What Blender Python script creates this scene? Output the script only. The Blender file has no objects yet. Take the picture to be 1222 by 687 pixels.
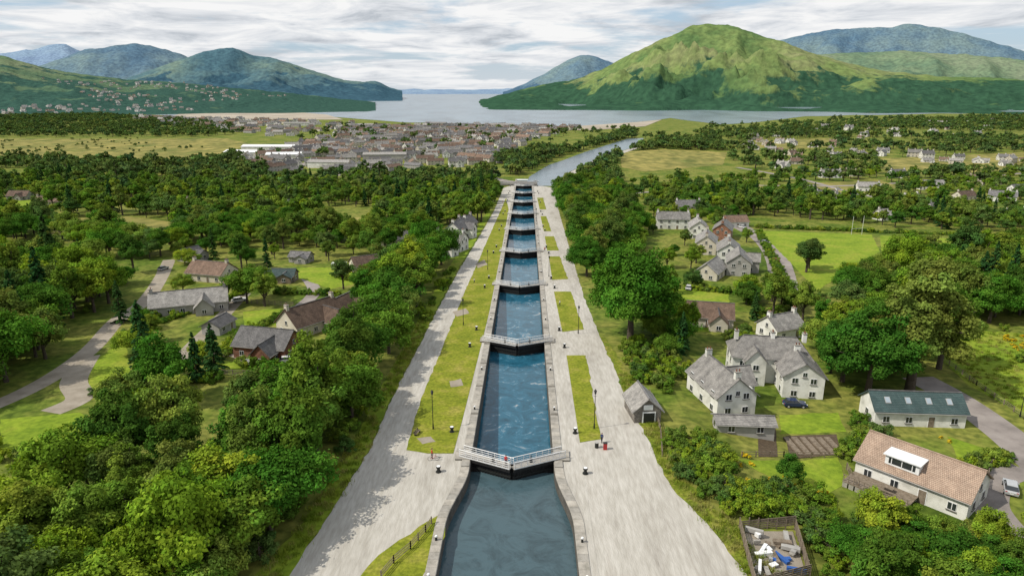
import bpy, bmesh, math, random
import numpy as np
from mathutils import Vector, Matrix, noise
from mathutils.geometry import delaunay_2d_cdt
random.seed(7); rng=np.random.default_rng(7)
SC=bpy.context.scene
# ------------------------------------------------------------------ camera / image pixels to ground
CAM=Vector((1.9,0,54.0)); PITCH=math.radians(16.1); YAW=math.radians(1.2); FPX=815.0
fwd=Vector((-math.sin(YAW)*math.cos(PITCH),math.cos(YAW)*math.cos(PITCH),-math.sin(PITCH)))
rgt=Vector((math.cos(YAW),math.sin(YAW),0)); upv=rgt.cross(fwd)
cd=bpy.data.cameras.new("camera"); cam=bpy.data.objects.new("camera",cd); SC.collection.objects.link(cam)
cam.location=CAM; cam.rotation_euler=(math.pi/2-PITCH,0,YAW); cd.sensor_width=36; cd.lens=FPX/1222*36
cd.clip_start=0.5; cd.clip_end=120000; SC.camera=cam
FY=[(-400,0),(93,0),(550,-19.4),(800,-23.5),(1500,-25.8),(60000,-25.8)]
GX=[(-60000,-2.5),(-46,-2.5),(-30,0),(30,0),(46,-2.5),(60000,-2.5)]
def lin(t,v):
    return float(np.interp(v,[a for a,b in t],[b for a,b in t]))
def gz(x,y):
    return lin(FY,y)+lin(GX,x)*lin([(550,1),(800,0)],y)
def ray(px,py):
    return (fwd+rgt*((px-611)/FPX)+upv*(-(py-343.5)/FPX)).normalized()
def px_ground(px,py,dz=0):
    """ground position under an image pixel, cast through the camera (standing on the terrain)"""
    d=ray(px,py); z=-5.0
    for i in range(40):
        t=(z-CAM.z)/d.z; p=CAM+d*t; z=gz(p.x,p.y)
    return Vector((p.x,p.y,z+dz))
def inpoly(X,Y,poly):
    P=np.array(poly); ins=np.zeros(len(X),bool); j=len(P)-1
    for i in range(len(P)):
        xi,yi=P[i];xj,yj=P[j]; c=((yi>Y)!=(yj>Y))&(X<(xj-xi)*(Y-yi)/((yj-yi) if yj!=yi else 1e-9)+xi); ins^=c; j=i
    return ins
# ------------------------------------------------------------------ materials
def mat(name,cols,scale=1.0,rough=0.85,bump=0.0,bscale=None,detail=5,spec=0.3,stretch=(1,1,1),coords='world',cols2=None,scale2=None):
    m=bpy.data.materials.new(name); m.use_nodes=True; nt=m.node_tree; N=nt.nodes; L=nt.links
    b=N['Principled BSDF']; b.inputs['Roughness'].default_value=rough; b.inputs['Specular IOR Level'].default_value=spec
    if coords=='world':
        g=N.new('ShaderNodeNewGeometry'); src=g.outputs['Position']
    else:
        g=N.new('ShaderNodeTexCoord'); src=g.outputs['Object']
    mp=N.new('ShaderNodeMapping'); mp.inputs['Scale'].default_value=stretch; L.new(src,mp.inputs['Vector'])
    n=N.new('ShaderNodeTexNoise'); n.inputs['Scale'].default_value=scale; n.inputs['Detail'].default_value=detail; n.inputs['Roughness'].default_value=0.62
    L.new(mp.outputs[0],n.inputs['Vector'])
    r=N.new('ShaderNodeValToRGB'); el=r.color_ramp.elements
    k=len(cols)
    while len(el)<k: el.new(0.5)
    for i,c in enumerate(cols):
        el[i].position=0.3+0.4*i/max(1,k-1); el[i].color=(*c,1)
    L.new(n.outputs[0],r.inputs[0]); out=r.outputs[0]
    if cols2:
        n2=N.new('ShaderNodeTexNoise'); n2.inputs['Scale'].default_value=scale2; n2.inputs['Detail'].default_value=4
        L.new(mp.outputs[0],n2.inputs['Vector'])
        r2=N.new('ShaderNodeValToRGB'); r2.color_ramp.elements[0].position=0.35; r2.color_ramp.elements[1].position=0.68
        r2.color_ramp.elements[0].color=(*cols2[0],1); r2.color_ramp.elements[1].color=(*cols2[1],1)
        L.new(n2.outputs[0],r2.inputs[0])
        mx=N.new('ShaderNodeMixRGB'); mx.blend_type='MULTIPLY'; mx.inputs[0].default_value=1
        L.new(out,mx.inputs[1]); L.new(r2.outputs[0],mx.inputs[2]); out=mx.outputs[0]
    L.new(out,b.inputs['Base Color'])
    if bump>0:
        nb=N.new('ShaderNodeTexNoise'); nb.inputs['Scale'].default_value=bscale or scale*4; nb.inputs['Detail'].default_value=2
        L.new(mp.outputs[0],nb.inputs['Vector'])
        bp=N.new('ShaderNodeBump'); bp.inputs['Strength'].default_value=min(1,bump); bp.inputs['Distance'].default_value=0.15
        L.new(nb.outputs[0],bp.inputs['Height']); L.new(bp.outputs[0],b.inputs['Normal'])
    return m
V1=((0.6,0.6,0.6),(1.25,1.25,1.2))
M={}
M['ground']=mat('ground',[(0.06,0.105,0.016),(0.11,0.16,0.024),(0.21,0.215,0.055),(0.12,0.165,0.026)],0.04,0.95,0.5,1.6,7,0.1,cols2=((0.5,0.55,0.45),(1.2,1.15,1.0)),scale2=0.6)
M['grass']=mat('mown_grass',[(0.135,0.175,0.018),(0.205,0.23,0.026),(0.30,0.27,0.07)],0.22,0.95,0.4,5,7,0.1,cols2=((0.66,0.68,0.6),(1.15,1.12,1.0)),scale2=1.9)
M['lawn']=mat('lawn',[(0.13,0.20,0.018),(0.20,0.27,0.026),(0.27,0.285,0.045)],0.12,0.95,0.3,4,7,0.1,cols2=((0.7,0.75,0.7),(1.1,1.1,1)),scale2=1.1)
M['meadow']=mat('meadow',[(0.14,0.165,0.04),(0.28,0.245,0.085),(0.23,0.215,0.07),(0.085,0.13,0.03)],0.02,0.95,0.5,0.5,8,0.1,stretch=(1,0.5,1),cols2=((0.5,0.56,0.45),(1.15,1.1,1)),scale2=0.11)
M['rough']=mat('rough_grass',[(0.08,0.13,0.014),(0.16,0.19,0.022),(0.29,0.25,0.07)],0.3,0.95,1,2,7,0.1,cols2=V1,scale2=2.1)
M['gravel']=mat('gravel',[(0.33,0.31,0.28),(0.40,0.38,0.345),(0.445,0.425,0.39),(0.38,0.355,0.32)],0.3,0.95,0.4,9,9,0.1,stretch=(1,0.16,1),cols2=((0.84,0.83,0.81),(1.06,1.06,1.06)),scale2=2.2)
M['asphalt']=mat('asphalt',[(0.17,0.15,0.14),(0.25,0.22,0.205),(0.30,0.27,0.25)],0.2,0.9,0.2,8,6,0.2)
M['track']=mat('track',[(0.22,0.19,0.15),(0.34,0.30,0.25)],0.3,0.95,0.4,5,6,0.1)
M['sand']=mat('sand',[(0.26,0.22,0.17),(0.42,0.37,0.30)],0.01,0.9)
M['coping']=mat('coping_stone',[(0.22,0.21,0.185),(0.33,0.31,0.28),(0.41,0.39,0.355)],0.8,0.9,0.5,3,6,0.2)
M['timber_dark']=mat('gate_timber',[(0.008,0.008,0.009),(0.022,0.021,0.021)],2.0,0.6,0.3,6)
M['deck']=mat('deck_timber',[(0.20,0.185,0.165),(0.36,0.34,0.31)],3.0,0.8,0.3,8)
M['white']=mat('white_paint',[(0.60,0.61,0.62),(0.76,0.76,0.76)],1.5,0.5)
M['harl']=mat('white_render',[(0.50,0.50,0.48),(0.66,0.655,0.63),(0.72,0.715,0.69)],0.5,0.9,0.2,10,6,cols2=((0.85,0.84,0.8),(1.04,1.04,1.04)),scale2=0.25)
M['cream']=mat('cream_render',[(0.42,0.38,0.31),(0.56,0.52,0.44)],0.5,0.9)
M['greyh']=mat('grey_render',[(0.25,0.24,0.23),(0.36,0.35,0.33)],0.5,0.9)
M['glass']=mat('window_glass',[(0.012,0.016,0.02),(0.03,0.035,0.04)],0.5,0.08,spec=0.7)
M['iron']=mat('black_iron',[(0.012,0.013,0.013),(0.025,0.027,0.025)],3,0.5)
M['wood']=mat('weathered_wood',[(0.11,0.085,0.06),(0.24,0.195,0.15)],2,0.9,0.3,8)
M['bark']=mat('bark',[(0.045,0.035,0.025),(0.10,0.08,0.06)],2,0.95,0,6,coords='obj')
M['red']=mat('red_cloth',[(0.4,0.02,0.02),(0.55,0.03,0.03)],3)
M['blue']=mat('navy_cloth',[(0.02,0.035,0.10),(0.03,0.05,0.14)],3)
M['denim']=mat('dark_trousers',[(0.015,0.017,0.03),(0.03,0.035,0.05)],3)
M['skin']=mat('skin',[(0.42,0.25,0.18),(0.5,0.31,0.23)],3,0.6)
M['hair']=mat('hair',[(0.03,0.018,0.01),(0.06,0.035,0.02)],20,0.7)
M['rubber']=mat('rubber',[(0.012,0.012,0.012),(0.025,0.025,0.025)],3,0.8)
M['bin_blue']=mat('blue_plastic',[(0.02,0.08,0.28),(0.03,0.1,0.33)],2,0.5)
M['soil']=mat('soil',[(0.05,0.035,0.022),(0.11,0.08,0.05)],1.5,0.95,0.6,5)
M['sky_glass']=mat('skylight_glass',[(0.25,0.3,0.34),(0.3,0.35,0.4)],1,0.1,spec=0.8)
def brickmat(name,c1,c2,mortar,scale,rough=0.8,vari=0.5):
    m=bpy.data.materials.new(name); m.use_nodes=True; N=m.node_tree.nodes; L=m.node_tree.links; b=N['Principled BSDF']
    tc=N.new('ShaderNodeTexCoord'); br=N.new('ShaderNodeTexBrick'); br.inputs['Scale'].default_value=scale
    br.inputs['Color1'].default_value=(*c1,1); br.inputs['Color2'].default_value=(*c2,1); br.inputs['Mortar'].default_value=(*mortar,1)
    br.inputs['Mortar Size'].default_value=0.03; br.inputs['Brick Width'].default_value=0.5; br.inputs['Row Height'].default_value=0.3
    sp=N.new('ShaderNodeSeparateXYZ'); ad=N.new('ShaderNodeMath'); cb=N.new('ShaderNodeCombineXYZ')
    L.new(tc.outputs['Object'],sp.inputs[0]); L.new(sp.outputs[0],ad.inputs[0]); L.new(sp.outputs[1],ad.inputs[1]); ad.operation='ADD'
    L.new(ad.outputs[0],cb.inputs[0]); L.new(sp.outputs[2],cb.inputs[1]); L.new(cb.outputs[0],br.inputs['Vector'])
    n=N.new('ShaderNodeTexNoise'); n.inputs['Scale'].default_value=0.7; n.inputs['Detail'].default_value=6; n.inputs['Roughness'].default_value=0.7; L.new(tc.outputs['Object'],n.inputs['Vector'])
    r=N.new('ShaderNodeValToRGB'); r.color_ramp.elements[0].color=(1-vari,1-vari,1-vari,1); r.color_ramp.elements[1].color=(1+vari*0.6,1+vari*0.6,1+vari*0.55,1)
    r.color_ramp.elements[0].position=0.3; r.color_ramp.elements[1].position=0.7
    L.new(n.outputs[0],r.inputs[0]); mx=N.new('ShaderNodeMixRGB'); mx.blend_type='MULTIPLY'; mx.inputs[0].default_value=1
    L.new(br.outputs[0],mx.inputs[1]); L.new(r.outputs[0],mx.inputs[2])
    oi=N.new('ShaderNodeObjectInfo'); hs=N.new('ShaderNodeHueSaturation'); mr=N.new('ShaderNodeMapRange'); mr.inputs['To Min'].default_value=0.7; mr.inputs['To Max'].default_value=1.3
    L.new(oi.outputs['Random'],mr.inputs[0]); L.new(mr.outputs[0],hs.inputs['Value']); L.new(mx.outputs[0],hs.inputs['Color']); L.new(hs.outputs[0],b.inputs['Base Color'])
    b.inputs['Roughness'].default_value=rough; b.inputs['Specular IOR Level'].default_value=0.25
    bp=N.new('ShaderNodeBump'); bp.inputs['Distance'].default_value=0.04; L.new(br.outputs['Fac'],bp.inputs['Height']); bp.invert=True; L.new(bp.outputs[0],b.inputs['Normal'])
    return m
M['slate']=brickmat('slate_roof',(0.13,0.125,0.13),(0.21,0.20,0.20),(0.06,0.06,0.065),2.2,0.6)
M['slate_lt']=brickmat('pale_slate_roof',(0.26,0.245,0.235),(0.35,0.33,0.31),(0.13,0.13,0.13),2.2,0.6)
M['slate_green']=brickmat('green_slate_roof',(0.04,0.07,0.07),(0.06,0.09,0.09),(0.02,0.035,0.035),1.5,0.5,0.3)
M['tile']=brickmat('brown_tile_roof',(0.17,0.11,0.08),(0.24,0.165,0.125),(0.07,0.045,0.035),2.5)
M['tile_lt']=brickmat('tan_tile_roof',(0.30,0.215,0.165),(0.36,0.27,0.21),(0.16,0.11,0.08),2.0,vari=0.3)
M['brick']=brickmat('red_brick',(0.28,0.09,0.05),(0.36,0.13,0.07),(0.3,0.27,0.22),4)
M['stone']=brickmat('stone_wall',(0.20,0.18,0.16),(0.30,0.27,0.24),(0.12,0.11,0.10),1.2)
def paint(name,c,rough=0.25):
    m=mat(name,[tuple(v*0.85 for v in c),c],1.2,rough,coords='obj'); m.node_tree.nodes['Principled BSDF'].inputs['Coat Weight'].default_value=0.5; return m
M['car_navy']=paint('navy_car_paint',(0.015,0.03,0.09)); M['car_white']=paint('white_car_paint',(0.7,0.7,0.7))
M['car_red']=paint('red_car_paint',(0.35,0.02,0.02)); M['car_silver']=paint('silver_car_paint',(0.4,0.41,0.42))
def foliage(name,ramp,trans=0.22):
    m=bpy.data.materials.new(name); m.use_nodes=True; N=m.node_tree.nodes; L=m.node_tree.links
    N.remove(N['Principled BSDF']); out=N['Material Output']
    oi=N.new('ShaderNodeObjectInfo'); r=N.new('ShaderNodeValToRGB'); el=r.color_ramp.elements
    while len(el)<len(ramp): el.new(0.5)
    for i,c in enumerate(ramp): el[i].position=i/(len(ramp)-1); el[i].color=(*c,1)
    L.new(oi.outputs['Random'],r.inputs[0])
    at=N.new('ShaderNodeAttribute'); at.attribute_name='shade'
    mx=N.new('ShaderNodeMixRGB'); mx.blend_type='MULTIPLY'; mx.inputs[0].default_value=1
    L.new(r.outputs[0],mx.inputs[1]); L.new(at.outputs['Color'],mx.inputs[2])
    d=N.new('ShaderNodeBsdfDiffuse'); t=N.new('ShaderNodeBsdfTranslucent'); ms=N.new('ShaderNodeMixShader'); ms.inputs[0].default_value=trans
    L.new(mx.outputs[0],d.inputs[0])
    m2=N.new('ShaderNodeMixRGB'); m2.blend_type='MULTIPLY'; m2.inputs[0].default_value=1; m2.inputs[2].default_value=(1.5,1.5,0.6,1)
    L.new(mx.outputs[0],m2.inputs[1]); L.new(m2.outputs[0],t.inputs[0])
    L.new(d.outputs[0],ms.inputs[1]); L.new(t.outputs[0],ms.inputs[2]); L.new(ms.outputs[0],out.inputs[0])
    return m
M['leaf']=foliage('broadleaf_foliage',[(0.066,0.145,0.020),(0.115,0.20,0.024),(0.050,0.122,0.020),(0.170,0.24,0.032),(0.078,0.16,0.026),(0.15,0.205,0.042),(0.060,0.126,0.030),(0.10,0.165,0.045)])
M['leaf_bright']=foliage('spring_foliage',[(0.14,0.24,0.020),(0.225,0.305,0.03),(0.11,0.21,0.022),(0.185,0.26,0.045)])
M['leaf_deep']=foliage('sycamore_foliage',[(0.052,0.150,0.018),(0.072,0.178,0.020),(0.046,0.130,0.018),(0.095,0.185,0.024)])
M['needle']=foliage('conifer_foliage',[(0.022,0.07,0.020),(0.035,0.09,0.025),(0.045,0.095,0.022)],0.1)
M['farleaf']=foliage('distant_foliage',[(0.070,0.125,0.034),(0.10,0.16,0.04),(0.058,0.11,0.042),(0.135,0.185,0.045)],0.1)
M['tuft']=foliage('grass_blades',[(0.13,0.20,0.02),(0.21,0.26,0.03),(0.30,0.28,0.09),(0.10,0.17,0.015)])
M['petal']=foliage('yellow_flowers',[(0.52,0.42,0.02),(0.55,0.46,0.04),(0.5,0.38,0.02)])
def water(name,base,bscale,bstr,rough=0.05,foam=0,dist=0.06,stretch=(1,1,1)):
    m=bpy.data.materials.new(name); m.use_nodes=True; N=m.node_tree.nodes; L=m.node_tree.links; b=N['Principled BSDF']
    g=N.new('ShaderNodeNewGeometry'); mp=N.new('ShaderNodeMapping'); mp.inputs['Scale'].default_value=stretch; L.new(g.outputs['Position'],mp.inputs[0])
    n=N.new('ShaderNodeTexNoise'); n.inputs['Scale'].default_value=bscale; n.inputs['Detail'].default_value=5; n.inputs['Distortion'].default_value=0.6; L.new(mp.outputs[0],n.inputs['Vector'])
    bp=N.new('ShaderNodeBump'); bp.inputs['Strength'].default_value=bstr; bp.inputs['Distance'].default_value=dist; L.new(n.outputs[0],bp.inputs['Height']); L.new(bp.outputs[0],b.inputs['Normal'])
    b.inputs['Roughness'].default_value=rough; b.inputs['IOR'].default_value=1.33
    n2=N.new('ShaderNodeTexNoise'); n2.inputs['Scale'].default_value=bscale*0.16; n2.inputs['Detail'].default_value=9; n2.inputs['Roughness'].default_value=0.72; n2.inputs['Distortion'].default_value=1.8; L.new(mp.outputs[0],n2.inputs['Vector'])
    r=N.new('ShaderNodeValToRGB'); e=r.color_ramp.elements; e[0].position=0.3; e[0].color=(*[c*0.6 for c in base],1); e[1].position=0.55; e[1].color=(*[c*1.3 for c in base],1)
    if foam:
        q=e.new(0.59); q.color=(*[c*1.5+0.015 for c in base],1); q2=e.new(0.67); q2.color=(foam,foam*1.04,foam*1.06,1)
    L.new(n2.outputs[0],r.inputs[0]); L.new(r.outputs[0],b.inputs['Base Color'])
    return m
M['water']=water('canal_water',(0.042,0.072,0.086),1.1,0.6,dist=0.09)
M['lock_water']=water('lock_water',(0.016,0.080,0.128),1.3,0.5,0.03,foam=0.3,dist=0.05)
M['sea']=water('sea_water',(0.12,0.16,0.19),0.03,0.4,0.25,dist=1.5,stretch=(1,0.3,1))
# ------------------------------------------------------------------ mesh helpers
def link(o,parent=None,coll=None):
    (coll or SC.collection).objects.link(o)
    if parent: o.parent=parent
    return o
def empty(name,loc=(0,0,0),rz=0,s=1):
    e=bpy.data.objects.new(name,None); e.location=loc; e.rotation_euler=(0,0,rz); e.scale=(s,s,s); e.empty_display_size=0.5; return link(e)
class B:
    """collects parts of one object by role"""
    def __init__(s): s.r={}
    def g(s,role,m): return s.r.setdefault(role,[m,[],[]])
    def poly(s,role,m,V,F,T=None):
        q=s.g(role,m); o=len(q[1])
        q[1].extend([tuple(T@Vector(v)) if T else tuple(v) for v in V]); q[2].extend([[i+o for i in f] for f in F])
    def box(s,role,m,c,d,rz=0,T=None):
        x,y,z=d[0]/2,d[1]/2,d[2]/2; R=Matrix.Translation(c)@Matrix.Rotation(rz,4,'Z')
        if T: R=T@R
        V=[(-x,-y,-z),(x,-y,-z),(x,y,-z),(-x,y,-z),(-x,-y,z),(x,-y,z),(x,y,z),(-x,y,z)]
        s.poly(role,m,V,[(0,3,2,1),(4,5,6,7),(0,1,5,4),(1,2,6,5),(2,3,7,6),(3,0,4,7)],R)
    def tube(s,role,m,p0,p1,r0,r1=None,n=6,T=None):
        r1=r0 if r1 is None else r1; p0=Vector(p0);p1=Vector(p1); a=(p1-p0).normalized()
        u=a.orthogonal().normalized(); w=a.cross(u); V=[];F=[]
        for i in range(n):
            t=2*math.pi*i/n; k=u*math.cos(t)+w*math.sin(t); V+= [p0+k*r0,p1+k*r1]
        for i in range(n):
            j=(i+1)%n; F.append((2*i,2*j,2*j+1,2*i+1))
        F.append([2*i+1 for i in range(n)]); F.append([2*i for i in reversed(range(n))])
        s.poly(role,m,V,F,T)
    def build(s,name,loc=(0,0,0),rz=0,sc=1):
        e=empty(name,loc,rz,sc)
        for role,(m,V,F) in s.r.items():
            me=bpy.data.meshes.new(role); me.from_pydata(V,[],F); me.materials.append(m)
            link(bpy.data.objects.new(role,me),e)
        return e
    def joined(s,name):
        V=[];F=[];I=[];ms=[]
        for role,(m,v,f) in s.r.items():
            if m not in ms: ms.append(m)
            o=len(V); V+=v; F+=[[i+o for i in q] for q in f]; I+=[ms.index(m)]*len(f)
        me=bpy.data.meshes.new(name); me.from_pydata(V,[],F)
        for m in ms: me.materials.append(m)
        me.polygons.foreach_set('material_index',I); return me
def npmesh(name,V,F,mats,mi,shade=None):
    me=bpy.data.meshes.new(name); V=np.asarray(V,dtype=np.float32); F=np.asarray(F,dtype=np.int32)
    me.vertices.add(len(V)); me.vertices.foreach_set('co',V.ravel())
    me.loops.add(F.size); me.loops.foreach_set('vertex_index',F.ravel())
    me.polygons.add(len(F)); me.polygons.foreach_set('loop_start',np.arange(0,F.size,4,dtype=np.int32))
    for m in mats: me.materials.append(m)
    me.polygons.foreach_set('material_index',np.asarray(mi,dtype=np.int32))
    me.update(calc_edges=True)
    if shade is not None:
        a=me.attributes.new('shade','FLOAT_COLOR','FACE'); s=np.ones((len(F),4),np.float32); s[:,:3]=shade
        a.data.foreach_set('color',s.ravel())
    return me
# ------------------------------------------------------------------ sheets on terrain
BX=[-46,-30,-10,-6.3,6.3,10,30,46]; BY=[93,550,600,650,700,750,800,1500]
def jitter_poly(pts,step,amp):
    out=[]
    for i in range(len(pts)):
        a=Vector(pts[i][:2]);b=Vector(pts[(i+1)%len(pts)][:2])
        if abs(a.x)<12 and abs(b.x)<12 and abs(a.x-b.x)<3: out.append(a); continue
        n=max(1,min(200,int((b-a).length/step)))
        nn=(b-a).normalized() if (b-a).length>0 else Vector((1,0)); pr=Vector((-nn.y,nn.x))
        for k in range(n):
            p=a+(b-a)*k/n; q=noise.noise(Vector((p.x*0.35,p.y*0.35,3.1)))+0.5*noise.noise(Vector((p.x*1.3,p.y*1.3,9.1)))
            out.append(p+pr*q*amp*(1 if k else 0))
    return out
def sheet(name,pts,m,lvl=1,jit=0.35,step=1.5,world=False):
    W=[Vector(p[:2]) if world else px_ground(*p).xy for p in pts]
    W=jitter_poly(W,step,jit); n0=len(W); a=np.array([(p.x,p.y) for p in W]); mn=a.min(0); mxx=a.max(0); g=max(step*4,(mxx-mn).max()/45)
    X,Y=np.meshgrid(np.arange(mn[0]+g/2,mxx[0],g),np.arange(mn[1]+g/2,mxx[1],g)); X=X.ravel();Y=Y.ravel(); k=inpoly(X,Y,a)
    pts2=W+[Vector((x,y)) for x,y in zip(X[k],Y[k])]
    ov,_,of,_,_,_=delaunay_2d_cdt(pts2,[],[list(range(n0))],1,1e-4)
    bm=bmesh.new(); vs=[bm.verts.new((p.x,p.y,0)) for p in ov]
    for f in of:
        A,Bq,C=[ov[i] for i in f[:3]]
        if abs((Bq-A).cross(C-A))<1e-4: continue
        try: bm.faces.new([vs[i] for i in f])
        except ValueError: pass
    for x in BX: bmesh.ops.bisect_plane(bm,geom=bm.verts[:]+bm.edges[:]+bm.faces[:],plane_co=(x,0,0),plane_no=(1,0,0))
    for y in BY: bmesh.ops.bisect_plane(bm,geom=bm.verts[:]+bm.edges[:]+bm.faces[:],plane_co=(0,y,0),plane_no=(0,1,0))
    for v in bm.verts: v.co.z=gz(v.co.x,v.co.y)+0.02*lvl+(0.12 if v.co.y>560 else 0)
    bm.normal_update()
    for f in bm.faces:
        if f.normal.z<0: f.normal_flip()
    me=bpy.data.meshes.new(name); bm.to_mesh(me); bm.free(); me.materials.append(m)
    return link(bpy.data.objects.new(name,me))
EXC=[]
def road(name,pts,w,m,lvl=1,exc=True,jit=0.15):
    P=[px_ground(*p).xy for p in pts]; Q=[]
    for i in range(len(P)-1):
        p0=P[max(i-1,0)];p1=P[i];p2=P[i+1];p3=P[min(i+2,len(P)-1)]
        for k in range(6):
            t=k/6; Q.append(0.5*((2*p1)+(p2-p0)*t+(2*p0-5*p1+4*p2-p3)*t*t+(3*p1-p0-3*p2+p3)*t**3))
    Q.append(P[-1]); Lf=[];Rt=[]
    for i,q in enumerate(Q):
        d=(Q[min(i+1,len(Q)-1)]-Q[max(i-1,0)]).normalized(); n=Vector((-d.y,d.x)); Lf.append(q+n*w/2); Rt.append(q-n*w/2)
    poly=Lf+Rt[::-1]
    if exc: EXC.append([(p.x,p.y) for p in poly])
    return sheet(name,[(p.x,p.y) for p in poly],m,lvl,jit,2.5,world=True)
xs=sorted(set(list(np.linspace(-46,46,9))+BX+[-60000,-20000,-8000,-3000,-1500,-800,-400,-200,-100,100,200,400,800,1500,3000,8000,20000,60000]))
ys=sorted(set([-400,-100,40,93,200,300,400,500,550,600,650,700,750,800,900,1100,1500,2000,3000,5000,8000,20000,60000]))
V=[(x,y,gz(x,y)) for y in ys for x in xs]; F=[]
nx=len(xs)
for j in range(len(ys)-1):
    for i in range(nx-1):
        cx=(xs[i]+xs[i+1])/2; cy=(ys[j]+ys[j+1])/2
        if abs(cx)<10 and cy<93: continue
        if abs(cx)<6.3 and cy<600: continue
        F.append((j*nx+i,j*nx+i+1,(j+1)*nx+i+1,(j+1)*nx+i))
me=bpy.data.meshes.new('ground'); me.from_pydata(V,[],F); me.materials.append(M['ground']); link(bpy.data.objects.new('ground',me))
# ------------------------------------------------------------------ canal
def hw(y):
    if y<=76: return 8.3
    if y>=90: return 6.3
    t=(y-76)/14; return 6.3+2.0*(0.5+0.5*math.cos(math.pi*t)) if t<1 else 6.3
yy=[-400,-100,0,40,60,70,76]+[76+i for i in range(1,18)]+[100+10*i for i in range(51)]
yy=sorted(set(yy+[550,93]))
for s in (-1,1):
    V=[];F=[]
    for y in yy:
        g=gz(0,y); h=hw(y)
        V+=[(s*h,y,g-8),(s*h,y,g+0.06),(s*(h+0.08),y,g+0.14),(s*(h+1.35),y,g+0.14),(s*(h+1.37),y,g-0.5)]
    for i in range(len(yy)-1):
        for k in range(4):
            a=5*i+k; q=(a,a+1,a+6,a+5); F.append(q if s>0 else q[::-1])
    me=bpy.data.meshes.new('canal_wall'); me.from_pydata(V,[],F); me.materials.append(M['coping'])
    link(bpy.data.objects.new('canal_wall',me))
    V=[];F=[]; y2=[y for y in yy if y<=93]+[94]
    for y in y2: V+=[(s*(hw(y)+1.25),y,0.045),(s*10.6,y,0.045)]
    for i in range(len(y2)-1): F.append((2*i,2*i+1,2*i+3,2*i+2) if s>0 else (2*i+1,2*i,2*i+2,2*i+3))
    me=bpy.data.meshes.new('canal_bank'); me.from_pydata(V,[],F); me.materials.append(M['gravel']); link(bpy.data.objects.new('canal_bank',me))
wm=M['coping']; N=wm.node_tree.nodes; L=wm.node_tree.links; b=N['Principled BSDF']
geo=N.new('ShaderNodeNewGeometry'); sp=N.new('ShaderNodeSeparateXYZ'); L.new(geo.outputs['Position'],sp.inputs[0])
cb=N.new('ShaderNodeCombineXYZ'); L.new(sp.outputs[1],cb.inputs[0]); L.new(sp.outputs[2],cb.inputs[1])
br=N.new('ShaderNodeTexBrick'); br.inputs['Scale'].default_value=1.0; br.inputs['Brick Width'].default_value=1.4; br.inputs['Row Height'].default_value=0.55
br.inputs['Color1'].default_value=(0.8,0.8,0.8,1); br.inputs['Color2'].default_value=(1.05,1.03,1,1); br.inputs['Mortar'].default_value=(0.45,0.44,0.42,1)
L.new(cb.outputs[0],br.inputs['Vector'])
mx=N.new('ShaderNodeMixRGB'); mx.blend_type='MULTIPLY'; mx.inputs[0].default_value=1
src=b.inputs['Base Color'].links[0].from_socket; L.new(src,mx.inputs[1]); L.new(br.outputs[0],mx.inputs[2]); 
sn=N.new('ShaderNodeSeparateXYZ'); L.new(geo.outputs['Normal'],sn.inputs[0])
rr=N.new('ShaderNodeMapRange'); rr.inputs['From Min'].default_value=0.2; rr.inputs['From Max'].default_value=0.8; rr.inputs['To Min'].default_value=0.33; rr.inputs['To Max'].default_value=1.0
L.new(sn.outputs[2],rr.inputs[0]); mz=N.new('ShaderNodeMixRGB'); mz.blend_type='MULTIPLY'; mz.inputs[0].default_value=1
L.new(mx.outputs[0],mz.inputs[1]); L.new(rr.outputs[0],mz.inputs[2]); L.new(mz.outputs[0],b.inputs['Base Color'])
def plane(name,x0,x1,y0,y1,z,m):
    me=bpy.data.meshes.new(name); me.from_pydata([(x0,y0,z),(x1,y0,z),(x1,y1,z),(x0,y1,z)],[],[(0,1,2,3)]); me.materials.append(m); return link(bpy.data.objects.new(name,me))
plane('canal_water',-8.3,8.3,-400,92,-1.7,M['water'])
GY=[93+57*n for n in range(9)]
for n in range(8): plane('lock_water',-6.3,6.3,GY[n],GY[n+1],-2.4*(n+1)-2.3,M['lock_water'])
plane('canal_water',-6.3,6.3,549,600,-21.3,M['water'])
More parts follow.
